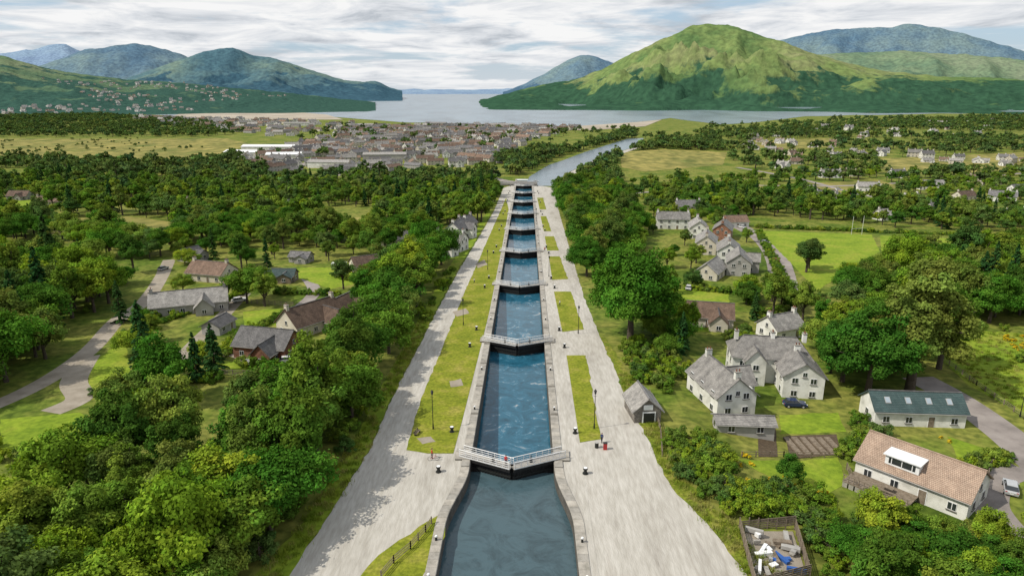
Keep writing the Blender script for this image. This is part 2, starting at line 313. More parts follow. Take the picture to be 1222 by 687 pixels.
def lock_gate(n):
    y=GY[n]; g=gz(0,y); b=B()
    T=M['timber_dark']
    for s in (-1,1):
        p0=Vector((s*6.3,0.0,0)); p1=Vector((s*0.03,-3.0,0)); d=(p1-p0); ln=d.length; a=math.atan2(d.y,d.x); c=(p0+p1)/2
        hb=6.0
        b.box('gate_leaf',T,(c.x,c.y,0.1-hb/2),(ln,0.45,hb),a)
        nrm=Vector((-d.y,d.x,0)).normalized()
        if nrm.y>0: nrm=-nrm
        for k in range(15):
            q=p0+d*((k+0.5)/15)+nrm*0.26; b.box('planks',T,(q.x,q.y,-hb/2-0.1),(0.10,0.08,hb-0.3),a)
        for zz in (-0.35,-1.2,-2.1,-3.0):
            q=c+nrm*0.32; b.box('waling',M['iron'],(q.x,q.y,zz),(ln-0.1,0.12,0.22),a)
        e0=p0-d.normalized()*1.7; c2=(e0+p1)/2; l2=(p1-e0).length
        b.box('walkway',M['deck'],(c2.x,c2.y,0.34),(l2,1.5,0.12),a)
        b.box('walkway_beam',T,(c2.x,c2.y,0.02),(l2,1.4,0.5),a)
        for sd in (-1,1):
            off=nrm*0.72*sd
            b.box('kick_board',M['white'],(c2.x+off.x*1.06,c2.y+off.y*1.06,0.42),(l2,0.05,0.14),a)
            np_=8
            for k in range(np_+1):
                q=e0+(p1-e0)*(k/np_*0.985+0.005)+off; b.tube('handrail_posts',M['white'],(q.x,q.y,0.35),(q.x,q.y,1.5),0.045)
            for zz in (0.78,1.12,1.48):
                q0=e0+off; q1=p1+off; b.tube('handrails',M['white'],(q0.x,q0.y,zz),(q1.x,q1.y,zz),0.035 if zz<1.4 else 0.06)
        q=p0+d*0.55; b.box('sluice_gear',M['iron'],(q.x,q.y,0.75),(0.35,0.3,0.7),a); b.tube('sluice_gear',M['iron'],(q.x,q.y,1.0),(q.x,q.y,1.6),0.06)
        b.tube('heel_post',T,(s*6.25,0.15,-hb),(s*6.25,0.15,0.3),0.35,n=10)
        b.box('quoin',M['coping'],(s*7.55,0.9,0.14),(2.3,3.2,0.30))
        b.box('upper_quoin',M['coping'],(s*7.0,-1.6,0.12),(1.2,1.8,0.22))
    b.build('lock_gate',(0,y,g))
for n in range(9): lock_gate(n)
def capstan(x,y):
    b=B(); m=M['iron']; b.tube('base',m,(0,0,0),(0,0,0.12),0.42,n=12); b.tube('drum',m,(0,0,0.12),(0,0,0.7),0.28,0.2,n=12); b.tube('head',m,(0,0,0.7),(0,0,0.95),0.34,0.36,n=12)
    b.tube('rim',M['white'],(0,0,0.95),(0,0,0.99),0.30,n=12); b.build('mooring_capstan',(x,y,gz(x,y)+0.04))
for n in range(9):
    for s in (-1,1):
        capstan(s*10.8,GY[n]-4); capstan(s*10.2,GY[n]+9)
def bollard(x,y):
    b=B(); b.tube('post',M['iron'],(0,0,0),(0,0,0.55),0.16,0.13,n=10); b.tube('cap',M['white'],(0,0,0.55),(0,0,0.68),0.2,0.15,n=10); b.build('mooring_bollard',(x,y,gz(x,y)+0.14))
for yv in (58,66,73):
    for s in (-1,1): bollard(s*(hw(yv)+0.8),yv)
for n in range(8):
    for k in (18,38):
        for s in (-1,1): bollard(s*7.1,GY[n]+k)
# ------------------------------------------------------------------ paths & lawns
lw=[px_ground(*p).xy for p in [(230,820),(345,687),(400,602),(440,540),(468,475),(494,425),(522,370),(548,322),(573,281),(590,251),(601,224)]]
lp=[(p.x,p.y) for p in lw]+[(-7.6,560),(-7.6,93.5),(-10.3,93.2),(-10.3,20)]
sheet('towpath',lp,M['gravel'],1,0.35,world=True)
rw=[px_ground(*p).xy for p in [(1010,820),(892,687),(842,622),(802,582),(782,545),(768,512),(748,482),(736,446),(716,402),(696,352),(682,304),(668,256),(660,224)]]
rp=[(p.x,p.y) for p in rw]+[(7.6,560),(7.6,93.5),(10.3,93.2),(10.3,20)]
sheet('towpath',rp,M['gravel'],1,0.35,world=True)
EXC.append(lp); EXC.append(rp); EXC.append([(-7.6,0),(7.6,0),(7.6,600),(-7.6,600)]); EXC.append([(-11,0),(11,0),(11,95),(-11,95)])
for p in ([(485,537),(504,472),(529,412),(553,352),(577,297),(598,250),(604,236),(607,250),(600,290),(584,372),(571,425),(552,500),(541,541),(510,541)],
          [(428,690),(452,662),(500,628),(532,610),(531,640),(515,668),(500,695)],
          [(676,424),(699,424),(717,524),(692,528)],[(661,348),(681,348),(697,393),(671,396)],[(655,306),(668,306),(678,333),(659,334)],
          [(650,282),(661,282),(667,299),(653,299)],[(645,258),(652,258),(658,276),(649,276)],[(641,236),(648,236),(652,250),(644,250)]):
    sheet('grass_verge',p,M['grass'],3,0.35)
for p in ([(497,523),(514,521),(520,527),(504,530)],[(536,455),(550,452),(553,460),(538,462)],[(540,372),(556,368),(560,374),(545,378)],[(568,315),(578,310),(582,316),(570,320)]):
    sheet('worn_path',p,M['track'],4,0.3,0.8)
sheet('rough_verge',[(342,692),(398,604),(438,541),(466,476),(492,425),(520,370),(546,322),(571,281),(588,251),(583,251),(563,281),(533,322),(506,370),(476,425),(448,475),(416,540),(363,622),(297,692)],M['lawn'],1.8,0.5)
sheet('rough_verge',[(892,687),(842,622),(802,582),(782,545),(768,512),(748,482),(736,446),(716,402),(722,402),(750,446),(775,490),(790,520),(800,550),(820,575),(870,622),(925,687)],M['rough'],1.8,0.5)
road('left_road',[(-60,505),(20,472),(70,445),(110,415),(140,382),(170,362),(190,335),(202,310)],4.5,M['track'])
road('driveway',[(60,492),(95,475),(88,455),(105,425)],5,M['track'],2)
road('driveway',[(205,442),(228,415),(258,385),(282,360),(292,350)],4,M['track'])
road('driveway',[(262,424),(280,420),(310,432)],5,M['track'],2)
road('village_road',[(300,330),(350,322),(375,345),(360,365)],4,M['asphalt'])
road('village_road',[(878,268),(908,284),(927,308),(936,345)],9,M['asphalt'])
road('village_road',[(1095,450),(1140,475),(1190,510),(1235,548),(1300,620)],7,M['asphalt'])
road('village_road',[(1222,560),(1190,570),(1180,600),(1210,640)],5,M['asphalt'],2)
road('village_road',[(740,232),(860,222),(1000,222),(1120,215),(1300,200)],6,M['asphalt'])
road('village_road',[(880,200),(960,215),(1060,238),(1160,250)],6,M['asphalt'],2)
road('main_road',[(200,240),(330,216),(440,208),(560,211),(610,217),(660,217),(740,226)],9,M['asphalt'],3)
road('main_road',[(330,216),(380,190),(470,178),(600,168)],8,M['asphalt'],4)
LAWNS=[[(905,275),(1040,280),(1050,300),(1000,330),(975,347),(945,315)],
 [(1135,392),(1222,398),(1330,410),(1330,540),(1222,498),(1150,455),(1125,430)],
 [(1050,281),(1222,288),(1400,292),(1400,312),(1222,306),(1100,312),(1052,300)],
 [(0,235),(55,238),(60,256),(0,262)],[(0,290),(60,290),(110,300),(90,330),(0,328)],
 [(110,432),(150,405),(158,470),(105,462)],[(0,500),(95,492),(110,505),(90,528),(0,540)],
 [(335,320),(440,318),(440,335),(395,345),(352,330)],[(290,372),(335,368),(330,388),(292,392)],
 [(880,548),(1000,545),(1010,575),(985,590),(930,575)],[(930,495),(1000,492),(1010,515),(930,518)],
 [(1130,520),(1190,540),(1195,560),(1150,560)],[(160,270),(210,275),(180,300),(150,296)],
 [(360,435),(300,440),(240,455),(262,430)],[(800,345),(870,345),(870,395),(820,395)],[(470,300),(510,305),(490,325),(455,325)]]
for p in LAWNS: sheet('lawn',p,M['lawn'],1.5,0.4)
MEAD=[[(-300,165),(180,166),(268,165),(300,172),(240,192),(120,195),(-300,190)],
 [(740,182),(790,178),(868,182),(862,197),(770,205),(742,200)],[(900,168),(990,165),(1000,175),(905,180)],[(1040,190),(1222,182),(1222,205),(1060,208)],
 [(900,222),(1050,215),(1080,225),(900,238)],[(60,262),(150,258),(230,268),(150,280),(60,280)],[(380,258),(450,260),(440,272),(390,272)]]
for p in MEAD: sheet('meadow',p,M['meadow'],1.2,2,25)
for p in LAWNS+MEAD: EXC.append([tuple(px_ground(*q).xy) for q in p])
sheet('vegetable_bed',[(938,520),(998,518),(1004,542),(942,546)],M['soil'],2.5,0.1); sheet('vegetable_bed',[(905,496),(925,495),(928,545),(905,545)],M['soil'],2.5,0.1)
EXC.append([tuple(px_ground(*q).xy) for q in [(900,490),(1005,488),(1010,548),(900,548)]])
PLOTS=[[(725,470),(790,470),(800,530),(780,545)],[(875,625),(955,625),(980,720),(880,720)],[(280,400),(420,400),(440,430),(300,460),(270,440)],[(185,365),(290,365),(285,405),(190,410)],
 [(815,470),(985,470),(985,520),(815,525)],[(1030,490),(1150,500),(1150,525),(1030,520)],[(1010,565),(1190,570),(1190,615),(1000,610)],[(335,375),(425,375),(425,410),(335,410)],[(220,325),(300,325),(300,345),(220,345)]]
for p in PLOTS: EXC.append([tuple(px_ground(*q).xy) for q in p])
farc=[(626,222),(668,222),(680,205),(712,190),(765,173),(768,165),(748,166),(700,181),(655,197),(632,211)]
sheet('canal_water',farc,M['sea'],5,0.5,6); EXC.append([tuple(px_ground(*q).xy) for q in farc])
sheet('towpath',[(669,222),(681,205),(713,190),(766,173),(773,173),(719,192),(687,207),(677,222)],M['gravel'],6,0.3,6)
# the loch: rows running outward from the shoreline
seap=[(-700,124),(-500,126),(60,129),(170,136),(215,139),(270,134),(330,134),(400,140),(480,146),(560,148),(640,150),(700,152),(760,148),(800,141),(860,149),(905,146),(960,139),(1060,137),(1222,134),(1700,131),(2000,130)]
pxs=np.arange(-700,2001,10); pys=np.interp(pxs,[p[0] for p in seap],[p[1] for p in seap])+np.array([0.7*noise.noise(Vector((q*0.03,0,0))) for q in pxs])
rows=[1,1.06,1.15,1.3,1.6,2,2.7,4,6,9,14,20]; V=[];F=[]
for px,py in zip(pxs,pys):
    p=px_ground(px,py)
    for k in rows:
        x=p.x*k;y=p.y*k; V.append((x,y,max(-25.5,gz(x,y)+0.25)))
n=len(rows)
for i in range(len(pxs)-1):
    for j in range(n-1): F.append((i*n+j,(i+1)*n+j,(i+1)*n+j+1,i*n+j+1))
me=bpy.data.meshes.new('sea_water'); me.from_pydata(V,[],F); me.materials.append(M['sea']); me.validate(); link(bpy.data.objects.new('sea_water',me))
for P in ([(195,142),(215,136),(262,132),(330,132),(390,137),(410,143),(330,143)],[(640,153),(700,150),(760,146),(790,143),(770,151),(700,156)]): sheet('sand_beach',P,M['sand'],16,0,60)
# ------------------------------------------------------------------ hills
def hillmat(name,g1,g2,g3,dark,fz0,fz1,scale=0.0016,bd=18):
    m=bpy.data.materials.new(name); m.use_nodes=True; N=m.node_tree.nodes; L=m.node_tree.links; b=N['Principled BSDF']; b.inputs['Roughness'].default_value=1; b.inputs['Specular IOR Level'].default_value=0.0
    g=N.new('ShaderNodeNewGeometry'); n=N.new('ShaderNodeTexNoise'); n.inputs['Scale'].default_value=scale; n.inputs['Detail'].default_value=8; n.inputs['Roughness'].default_value=0.65; L.new(g.outputs['Position'],n.inputs['Vector'])
    r=N.new('ShaderNodeValToRGB'); e=r.color_ramp.elements; e.new(0.5)
    for i,(p,c) in enumerate(((0.38,g1),(0.5,g2),(0.62,g3))): e[i].position=p; e[i].color=(*c,1)
    L.new(n.outputs[0],r.inputs[0])
    n2=N.new('ShaderNodeTexNoise'); n2.inputs['Scale'].default_value=scale*2; n2.inputs['Detail'].default_value=8; n2.inputs['Roughness'].default_value=0.65; L.new(g.outputs['Position'],n2.inputs['Vector'])
    sp=N.new('ShaderNodeSeparateXYZ'); L.new(g.outputs['Position'],sp.inputs[0])
    mr=N.new('ShaderNodeMapRange'); mr.inputs['From Min'].default_value=fz0; mr.inputs['From Max'].default_value=fz1; mr.inputs['To Min'].default_value=0.18; mr.inputs['To Max'].default_value=-0.25
    L.new(sp.outputs[2],mr.inputs[0]); ad=N.new('ShaderNodeMath'); L.new(n2.outputs[0],ad.inputs[0]); L.new(mr.outputs[0],ad.inputs[1])
    st=N.new('ShaderNodeMapRange'); st.inputs['From Min'].default_value=0.47; st.inputs['From Max'].default_value=0.53; L.new(ad.outputs[0],st.inputs[0])
    n3=N.new('ShaderNodeTexNoise'); n3.inputs['Scale'].default_value=scale*18; n3.inputs['Detail'].default_value=5; L.new(g.outputs['Position'],n3.inputs['Vector'])
    r3=N.new('ShaderNodeValToRGB'); r3.color_ramp.elements[0].color=(0.72,0.72,0.75,1); r3.color_ramp.elements[1].color=(1.22,1.22,1.16,1); r3.color_ramp.elements[0].position=0.35; r3.color_ramp.elements[1].position=0.65; L.new(n3.outputs[0],r3.inputs[0])
    mx=N.new('ShaderNodeMixRGB'); mx.inputs[2].default_value=(*dark,1); L.new(st.outputs[0],mx.inputs[0]); L.new(r.outputs[0],mx.inputs[1])
    mm=N.new('ShaderNodeMixRGB'); mm.blend_type='MULTIPLY'; mm.inputs[0].default_value=0.9; L.new(mx.outputs[0],mm.inputs[1]); L.new(r3.outputs[0],mm.inputs[2]); L.new(mm.outputs[0],b.inputs['Base Color'])
    bp=N.new('ShaderNodeBump'); bp.inputs['Distance'].default_value=bd; bp.inputs['Strength'].default_value=0.45; L.new(n3.outputs[0],bp.inputs['Height']); L.new(bp.outputs[0],b.inputs['Normal'])
    return m
HP={}
def hill(name,prof,r0,rm,r1,m,amp=0.25,seed=0,cell=700,rows=80,step=3,pw=0.8):
    pxs=np.arange(prof[0][0],prof[-1][0]+0.1,step); P=np.array(prof,float); V=[]
    py=np.interp(pxs,P[:,0],P[:,1])
    k=np.array([1,2,3,2,1])/9; pys=np.convolve(np.pad(py,2,mode='edge'),k,'valid')
    for i,px in enumerate(pxs):
        d=ray(px,pys[i]+1.2*noise.noise(Vector((px*0.07,seed,1)))+0.5*noise.noise(Vector((px*0.25,seed,4)))); h=Vector((d.x,d.y)); hl=h.length; te=d.z/hl; h/=hl
        wob=1+0.06*noise.noise(Vector((px*0.01,seed,0)))
        ztop=CAM.z+rm*te; hgt=ztop+27
        for j in range(rows+1):
            t=j/rows; ra=r0*wob; r=ra+(r1-ra)*t
            x=CAM.x+h.x*r; y=h.y*r
            if r<rm:
                s=(r-ra)/(rm-ra); sh=(s**pw)*0.6+0.4*(s*s*(3-2*s)); mask=min(1,3.5*s)*min(1,2.6*(1-s)+0.04)
            else:
                s=(r-rm)/(r1-rm); sh=1-s*s*(3-2*s); mask=0.5*min(1,s*4)+0.05
            q=Vector((x/cell,y/cell,seed)); q+=Vector((noise.noise(q*0.8),noise.noise(q*0.8+Vector((5,5,5))),0))*0.5
            nz=min(1,noise.ridged_multi_fractal(q,0.85,2.1,6,1.0,2.0)*0.5)-1.0+0.15*noise.fractal(q*3.0,0.8,2.0,4)
            z=-28+hgt*max(0,sh+amp*mask*nz*(0.35+0.65*sh))
            if r<rm and te>0: z=min(z,CAM.z+r*te-2)
            V.append((x,y,z))
    n=rows+1; F=[(i*n+j,(i+1)*n+j,(i+1)*n+j+1,i*n+j+1) for i in range(len(pxs)-1) for j in range(rows)]
    me=bpy.data.meshes.new(name); me.from_pydata(V,[],F); me.materials.append(m); me.shade_smooth()
    HP[name+str(seed)]=V
    return link(bpy.data.objects.new(name,me))
HM_far=hillmat('hazed_far_hill',(0.17,0.24,0.36),(0.19,0.27,0.38),(0.22,0.30,0.40),(0.15,0.22,0.34),-100,100)  # pale blue is aerial haze painted into the base colour
HM_hazed=hillmat('blue_hill_grass',(0.08,0.14,0.205),(0.11,0.17,0.215),(0.14,0.20,0.215),(0.055,0.105,0.165),-20,300)  # distance haze mixed into the hill colour as blue, no atmosphere in scene
HM_left=hillmat('hazed_left_hill_grass',(0.06,0.12,0.155),(0.09,0.15,0.16),(0.135,0.19,0.16),(0.038,0.085,0.12),-20,350)  # hill greens shifted bluer to paint in the haze
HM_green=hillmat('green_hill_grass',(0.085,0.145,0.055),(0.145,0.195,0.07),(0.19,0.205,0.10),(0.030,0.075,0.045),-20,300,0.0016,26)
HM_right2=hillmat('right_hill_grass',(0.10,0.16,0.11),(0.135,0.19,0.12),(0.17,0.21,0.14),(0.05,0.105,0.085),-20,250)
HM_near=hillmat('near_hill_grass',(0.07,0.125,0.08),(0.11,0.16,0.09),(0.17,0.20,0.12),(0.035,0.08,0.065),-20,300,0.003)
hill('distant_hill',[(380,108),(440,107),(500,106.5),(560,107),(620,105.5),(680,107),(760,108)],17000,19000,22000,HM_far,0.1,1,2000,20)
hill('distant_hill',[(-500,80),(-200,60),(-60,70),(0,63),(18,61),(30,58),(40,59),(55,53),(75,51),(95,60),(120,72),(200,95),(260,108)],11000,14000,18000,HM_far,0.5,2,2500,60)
hill('mountain',[(-400,70),(-100,95),(40,80),(75,68),(105,57),(125,56),(140,52),(160,50),(190,56),(215,63),(235,74),(300,95),(420,109)],8000,10000,13000,HM_hazed,0.8,3,2000,80)
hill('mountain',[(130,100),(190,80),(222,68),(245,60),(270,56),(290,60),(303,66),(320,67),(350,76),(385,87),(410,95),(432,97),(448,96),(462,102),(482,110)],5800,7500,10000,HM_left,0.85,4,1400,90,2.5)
hill('mountain',[(600,110),(630,98),(655,84),(680,70),(695,64),(712,67),(740,78),(800,100),(860,109)],8500,10500,13000,HM_hazed,0.8,5,2000,60)
hill('mountain',[(840,100),(900,60),(925,49),(950,43),(985,35),(1030,31),(1060,31),(1085,27),(1110,30),(1150,37),(1190,49),(1222,60),(1300,85),(1450,105)],9000,12000,15000,HM_hazed,0.8,6,2200,80)
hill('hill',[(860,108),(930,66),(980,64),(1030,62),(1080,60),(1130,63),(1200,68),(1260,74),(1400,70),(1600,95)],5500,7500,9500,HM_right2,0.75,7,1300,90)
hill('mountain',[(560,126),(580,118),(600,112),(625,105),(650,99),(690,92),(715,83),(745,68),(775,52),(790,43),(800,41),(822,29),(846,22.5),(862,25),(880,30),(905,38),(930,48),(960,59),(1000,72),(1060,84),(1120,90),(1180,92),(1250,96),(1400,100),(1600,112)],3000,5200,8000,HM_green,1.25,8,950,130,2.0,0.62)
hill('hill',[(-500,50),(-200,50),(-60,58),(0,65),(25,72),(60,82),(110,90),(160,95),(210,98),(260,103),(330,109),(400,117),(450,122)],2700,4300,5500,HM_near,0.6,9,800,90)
# ------------------------------------------------------------------ tree templates
def leafq(P,Nn,sz,rg):
    n=len(P); rv=rg.normal(size=(n,3)); t=np.cross(Nn,rv); t/=np.linalg.norm(t,axis=1)[:,None]+1e-9; b=np.cross(Nn,t)
    sx=(sz*rg.uniform(0.5,1.0,n))[:,None]; sy=(sz*rg.uniform(0.8,1.4,n))[:,None]
    k=Nn*sx*0.25
    V=np.stack([P-b*sy,P+t*sx-k,P+b*sy,P-t*sx-k],1).reshape(-1,3); F=np.arange(4*n).reshape(-1,4); return V,F
def tubes(segs,n=6):
    V=[];F=[]
    for p0,p1,r0,r1 in segs:
        p0=Vector(p0);p1=Vector(p1);a=(p1-p0).normalized();u=a.orthogonal().normalized();w=a.cross(u);o=len(V)
        for i in range(n):
            t=2*math.pi*i/n;k=u*math.cos(t)+w*math.sin(t);V+=[tuple(p0+k*r0),tuple(p1+k*r1)]
        for i in range(n):
            j=(i+1)%n;F.append((o+2*i,o+2*j,o+2*j+1,o+2*i+1))
    return np.array(V),np.array(F)
def unit(v): return v/(np.linalg.norm(v,axis=1)[:,None]+1e-9)
def broadleaf(name,seed,H=12,R=5.2,nl=13000,ls=0.2,ncl=46,cb=0.22,leafm='leaf',cr=(0.16,0.34),fz=0.2):
    rg=np.random.default_rng(seed); cz=H*(1+cb)/2; hz=H*(1-cb)/2
    d=unit(rg.normal(size=(ncl,3))); d[:,2]=np.abs(d[:,2])*1.05-0.42; d=unit(d); rad=rg.uniform(0.4,0.92,ncl)
    lob=1+0.25*np.sin(np.arctan2(d[:,1],d[:,0])*3+seed)*(1-abs(d[:,2]))
    C=d*rad[:,None]*np.array([R,R,hz])*lob[:,None]; C[:,2]+=cz
    CR=rg.uniform(cr[0],cr[1],ncl)*R*(1.15-0.35*rad)
    w=CR**1.8; idx=rg.choice(ncl,nl,p=w/w.sum()); dd=unit(rg.normal(size=(nl,3))); dd[:,2]=dd[:,2]*0.9+0.12; dd=unit(dd)
    lump=1+0.22*np.sin(dd[:,0]*5+idx*1.7)*np.sin(dd[:,1]*5+idx*2.3)+0.15*np.sin(dd[:,2]*9+idx)
    rr=CR[idx]*lump*(1-np.abs(rg.normal(0,fz,nl))+0.12*rg.normal(size=nl)); P=C[idx]+dd*rr[:,None]*np.array([1,1,0.78])
    out=unit(P-np.array([0,0,cz-0.15*H])); Nn=unit(dd*0.55+out*0.45+np.array([0,0,0.25])+rg.normal(size=(nl,3))*0.5)
    V,F=leafq(P,Nn,ls*rg.uniform(0.7,1.25,nl),rg)
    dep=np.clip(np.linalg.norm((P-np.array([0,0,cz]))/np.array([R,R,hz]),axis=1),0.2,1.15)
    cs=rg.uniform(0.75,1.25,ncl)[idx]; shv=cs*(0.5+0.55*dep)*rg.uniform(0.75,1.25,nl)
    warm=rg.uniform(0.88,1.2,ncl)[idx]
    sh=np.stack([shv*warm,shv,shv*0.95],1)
    segs=[((0,0,-0.4),(0.1,0.05,H*0.3),0.035*H,0.024*H),((0.1,0.05,H*0.3),(0,0,H*0.72),0.024*H,0.008*H)]
    for i in range(0,ncl,3):
        z0=rg.uniform(0.2,0.55)*H; segs.append(((0.05,0.03,z0),tuple(C[i]),0.012*H,0.003*H))
    TV,TF=tubes(segs); n0=len(TV)
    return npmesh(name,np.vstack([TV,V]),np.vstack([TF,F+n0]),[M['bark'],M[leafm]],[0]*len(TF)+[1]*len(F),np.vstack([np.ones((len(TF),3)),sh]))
def conifer(name,seed,H=16,R=3.4,nl=9000,ls=0.2,low=0.06):
    rg=np.random.default_rng(seed); nb=150; zb=H*(low+(1-low)*rg.uniform(0,1,nb)**0.9); az=rg.uniform(0,6.283,nb); rl=R*((1-zb/H)**0.75)*rg.uniform(0.75,1.1,nb)+0.15
    w=rl+0.3; idx=rg.choice(nb,nl,p=w/w.sum()); t=rg.uniform(0.1,1,nl)**0.7; r=rl[idx]*t
    sw=(1-t)*0.45+0.12; a=az[idx]+rg.normal(0,1,nl)*sw*0.45
    P=np.stack([np.cos(a)*r,np.sin(a)*r,zb[idx]-0.28*r+rg.normal(0,0.12,nl)],1)
    Nn=unit(np.stack([np.cos(a)*0.45,np.sin(a)*0.45,np.ones(nl)*0.8],1)+rg.normal(size=(nl,3))*0.45)
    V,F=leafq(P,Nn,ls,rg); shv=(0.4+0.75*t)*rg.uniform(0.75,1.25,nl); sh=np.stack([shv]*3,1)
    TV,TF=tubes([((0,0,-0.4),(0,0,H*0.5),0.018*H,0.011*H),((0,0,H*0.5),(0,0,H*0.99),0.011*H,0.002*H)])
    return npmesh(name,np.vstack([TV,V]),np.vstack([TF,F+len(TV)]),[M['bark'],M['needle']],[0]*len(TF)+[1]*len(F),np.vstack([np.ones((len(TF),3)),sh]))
def tuft(name,seed):
    rg=np.random.default_rng(seed); n=60; P=np.zeros((n,3)); P[:,:2]=rg.normal(0,0.3,(n,2)); a=rg.uniform(0,6.28,n); h=rg.uniform(0.2,0.55,n); le=rg.uniform(0.05,0.35,n); w=0.035
    t=np.stack([np.cos(a),np.sin(a),a*0],1); s=np.stack([-np.sin(a),np.cos(a),a*0],1); up=np.array([0,0,1.])
    V=np.stack([P-s*w,P+s*w,P+t*le[:,None]+up*h[:,None]+s*w*0.3,P+t*le[:,None]+up*h[:,None]-s*w*0.3],1).reshape(-1,3)
    shv=rg.uniform(0.7,1.2,n); return npmesh(name,V,np.arange(4*n).reshape(-1,4),[M['tuft']],[0]*n,np.stack([shv]*3,1))
SPEC=((1,12,5.4,.16),(2,13.5,4.7,.2),(3,10,5.6,.14),(4,15,4.4,.18),(5,12,6.0,.12),(6,10.5,4.2,.15))
TB=[broadleaf('broadleaf_tree_mesh',s,H=h,R=r,cb=c,ncl=60+s*4,leafm='leaf_deep' if s in (1,5) else 'leaf') for s,h,r,c in SPEC]
TBB=[broadleaf('bright_tree_mesh',s+60,H=h,R=r,cb=c,ncl=70,leafm='leaf_bright') for s,h,r,c in SPEC[:3]]
TM=[broadleaf('mid_tree_mesh',s+70,H=h,R=r,nl=3400,ls=0.36,ncl=36,cb=c*0.6,leafm='leaf_bright' if s==3 else 'leaf') for s,h,r,c in SPEC]
TBIG=broadleaf('sycamore_tree_mesh',11,H=24,R=10.2,nl=52000,ls=0.27,ncl=190,cb=0.0,leafm='leaf_deep',cr=(0.13,0.28),fz=0.16)
TPOP=broadleaf('tall_tree_mesh',12,H=29,R=8.3,nl=50000,ls=0.27,ncl=200,cb=0.0,leafm='leaf',cr=(0.12,0.27),fz=0.16)
TC=[conifer('conifer_tree_mesh',s,H=h,R=r) for s,h,r in ((21,17,3.6),(22,15,3.0),(23,13,3.4))]
TS=[broadleaf('bush_mesh',s,H=3.2,R=2.2,nl=2600,ls=0.13,ncl=24,cb=-0.25,leafm='leaf_bright' if s==33 else 'leaf') for s in (31,32,33)]
TF_=[broadleaf('flower_bush_mesh',35,H=1.1,R=1.1,nl=900,ls=0.09,ncl=12,cb=-0.25,leafm='petal')]
TL=[broadleaf('far_tree_mesh',s,H=h,R=r,nl=600,ls=0.75,ncl=16,cb=0.0,leafm='farleaf') for s,h,r in ((41,11,5.6),(42,13,5.5),(43,9,6),(44,12,4.6))]
TG=[tuft('grass_tuft_mesh',s) for s in (51,52,53)]
def tcoll(name,meshes):
    c=bpy.data.collections.new(name)
    for i,m in enumerate(meshes): c.objects.link(bpy.data.objects.new(name+'_%02d'%i,m))
    return c
CN=tcoll('near_templates',TB+TBB[:1]); CT=tcoll('mid_templates',TM+TM+TM[:2]+[TC[0]]); CM=tcoll('mid_broadleaf_templates',TM); CS=tcoll('bush_templates',TS); CL=tcoll('far_tree_templates',TL); CG=tcoll('grass_templates',TG); CF=tcoll('flower_templates',TF_)
def scatter(name,pts,coll,scl,n,rs=1):
    rg=np.random.default_rng(rs); me=bpy.data.meshes.new(name); me.from_pydata([tuple(p) for p in pts],[],[])
    k=len(pts); a=me.attributes.new('rotz','FLOAT','POINT'); a.data.foreach_set('value',rg.uniform(0,6.28,k).astype(np.float32))
    s=rg.uniform(scl[0],scl[1],k); S=np.stack([s*rg.uniform(.9,1.1,k),s*rg.uniform(.9,1.1,k),s*rg.uniform(.85,1.15,k)],1).astype(np.float32)
    a=me.attributes.new('scl','FLOAT_VECTOR','POINT'); a.data.foreach_set('vector',S.ravel())
    a=me.attributes.new('pick','INT','POINT'); a.data.foreach_set('value',rg.integers(0,n,k).astype(np.int32))
    o=link(bpy.data.objects.new(name,me)); ng=bpy.data.node_groups.new(name,'GeometryNodeTree')
    ng.interface.new_socket('Geometry',in_out='INPUT',socket_type='NodeSocketGeometry'); ng.interface.new_socket('Geometry',in_out='OUTPUT',socket_type='NodeSocketGeometry')
    N=ng.nodes;L=ng.links; gi=N.new('NodeGroupInput');go=N.new('NodeGroupOutput'); ip=N.new('GeometryNodeInstanceOnPoints')
    ci=N.new('GeometryNodeCollectionInfo'); ci.inputs['Collection'].default_value=coll; ci.inputs['Separate Children'].default_value=True; ci.inputs['Reset Children'].default_value=True
    def na(nm,ty):
        q=N.new('GeometryNodeInputNamedAttribute'); q.data_type=ty; q.inputs['Name'].default_value=nm; return q.outputs[0]
    cx=N.new('ShaderNodeCombineXYZ'); er=N.new('FunctionNodeEulerToRotation'); L.new(na('rotz','FLOAT'),cx.inputs[2]); L.new(cx.outputs[0],er.inputs[0])
    L.new(gi.outputs[0],ip.inputs['Points']); L.new(ci.outputs[0],ip.inputs['Instance']); ip.inputs['Pick Instance'].default_value=True
    L.new(na('pick','INT'),ip.inputs['Instance Index']); L.new(er.outputs[0],ip.inputs['Rotation']); L.new(na('scl','FLOAT_VECTOR'),ip.inputs['Scale'])
    L.new(ip.outputs[0],go.inputs[0]); md=o.modifiers.new('scatter','NODES'); md.node_group=ng; return o
CIRC=[]
def pts_in(poly,sp,keep=1.0,jit=0.45,exc=True,thin=None,marg=0):
    W=[tuple(px_ground(*p).xy) for p in poly]; a=np.array(W); x=np.arange(a[:,0].min(),a[:,0].max(),sp); y=np.arange(a[:,1].min(),a[:,1].max(),sp)
    X,Y=np.meshgrid(x,y); X=X.ravel()+rng.uniform(-jit,jit,X.size)*sp; Y=Y.ravel()+rng.uniform(-jit,jit,Y.size)*sp
    k=inpoly(X,Y,W)&(rng.uniform(size=len(X))<keep)
    if exc:
        for e in EXC:
            k&=~inpoly(X,Y,e)
            if marg:
                for dx,dy in ((marg,0),(-marg,0),(0,marg),(0,-marg)): k&=~inpoly(X+dx,Y+dy,e)
        for cx,cy,r in CIRC: k&=((X-cx)**2+(Y-cy)**2>r*r)
    X=X[k];Y=Y[k]
    if thin:
        q=np.array([noise.noise(Vector((a*thin[0],b*thin[0],4.2))) for a,b in zip(X,Y)])>thin[1]; X=X[q];Y=Y[q]
    return [(a,b,gz(a,b)) for a,b in zip(X,Y)]
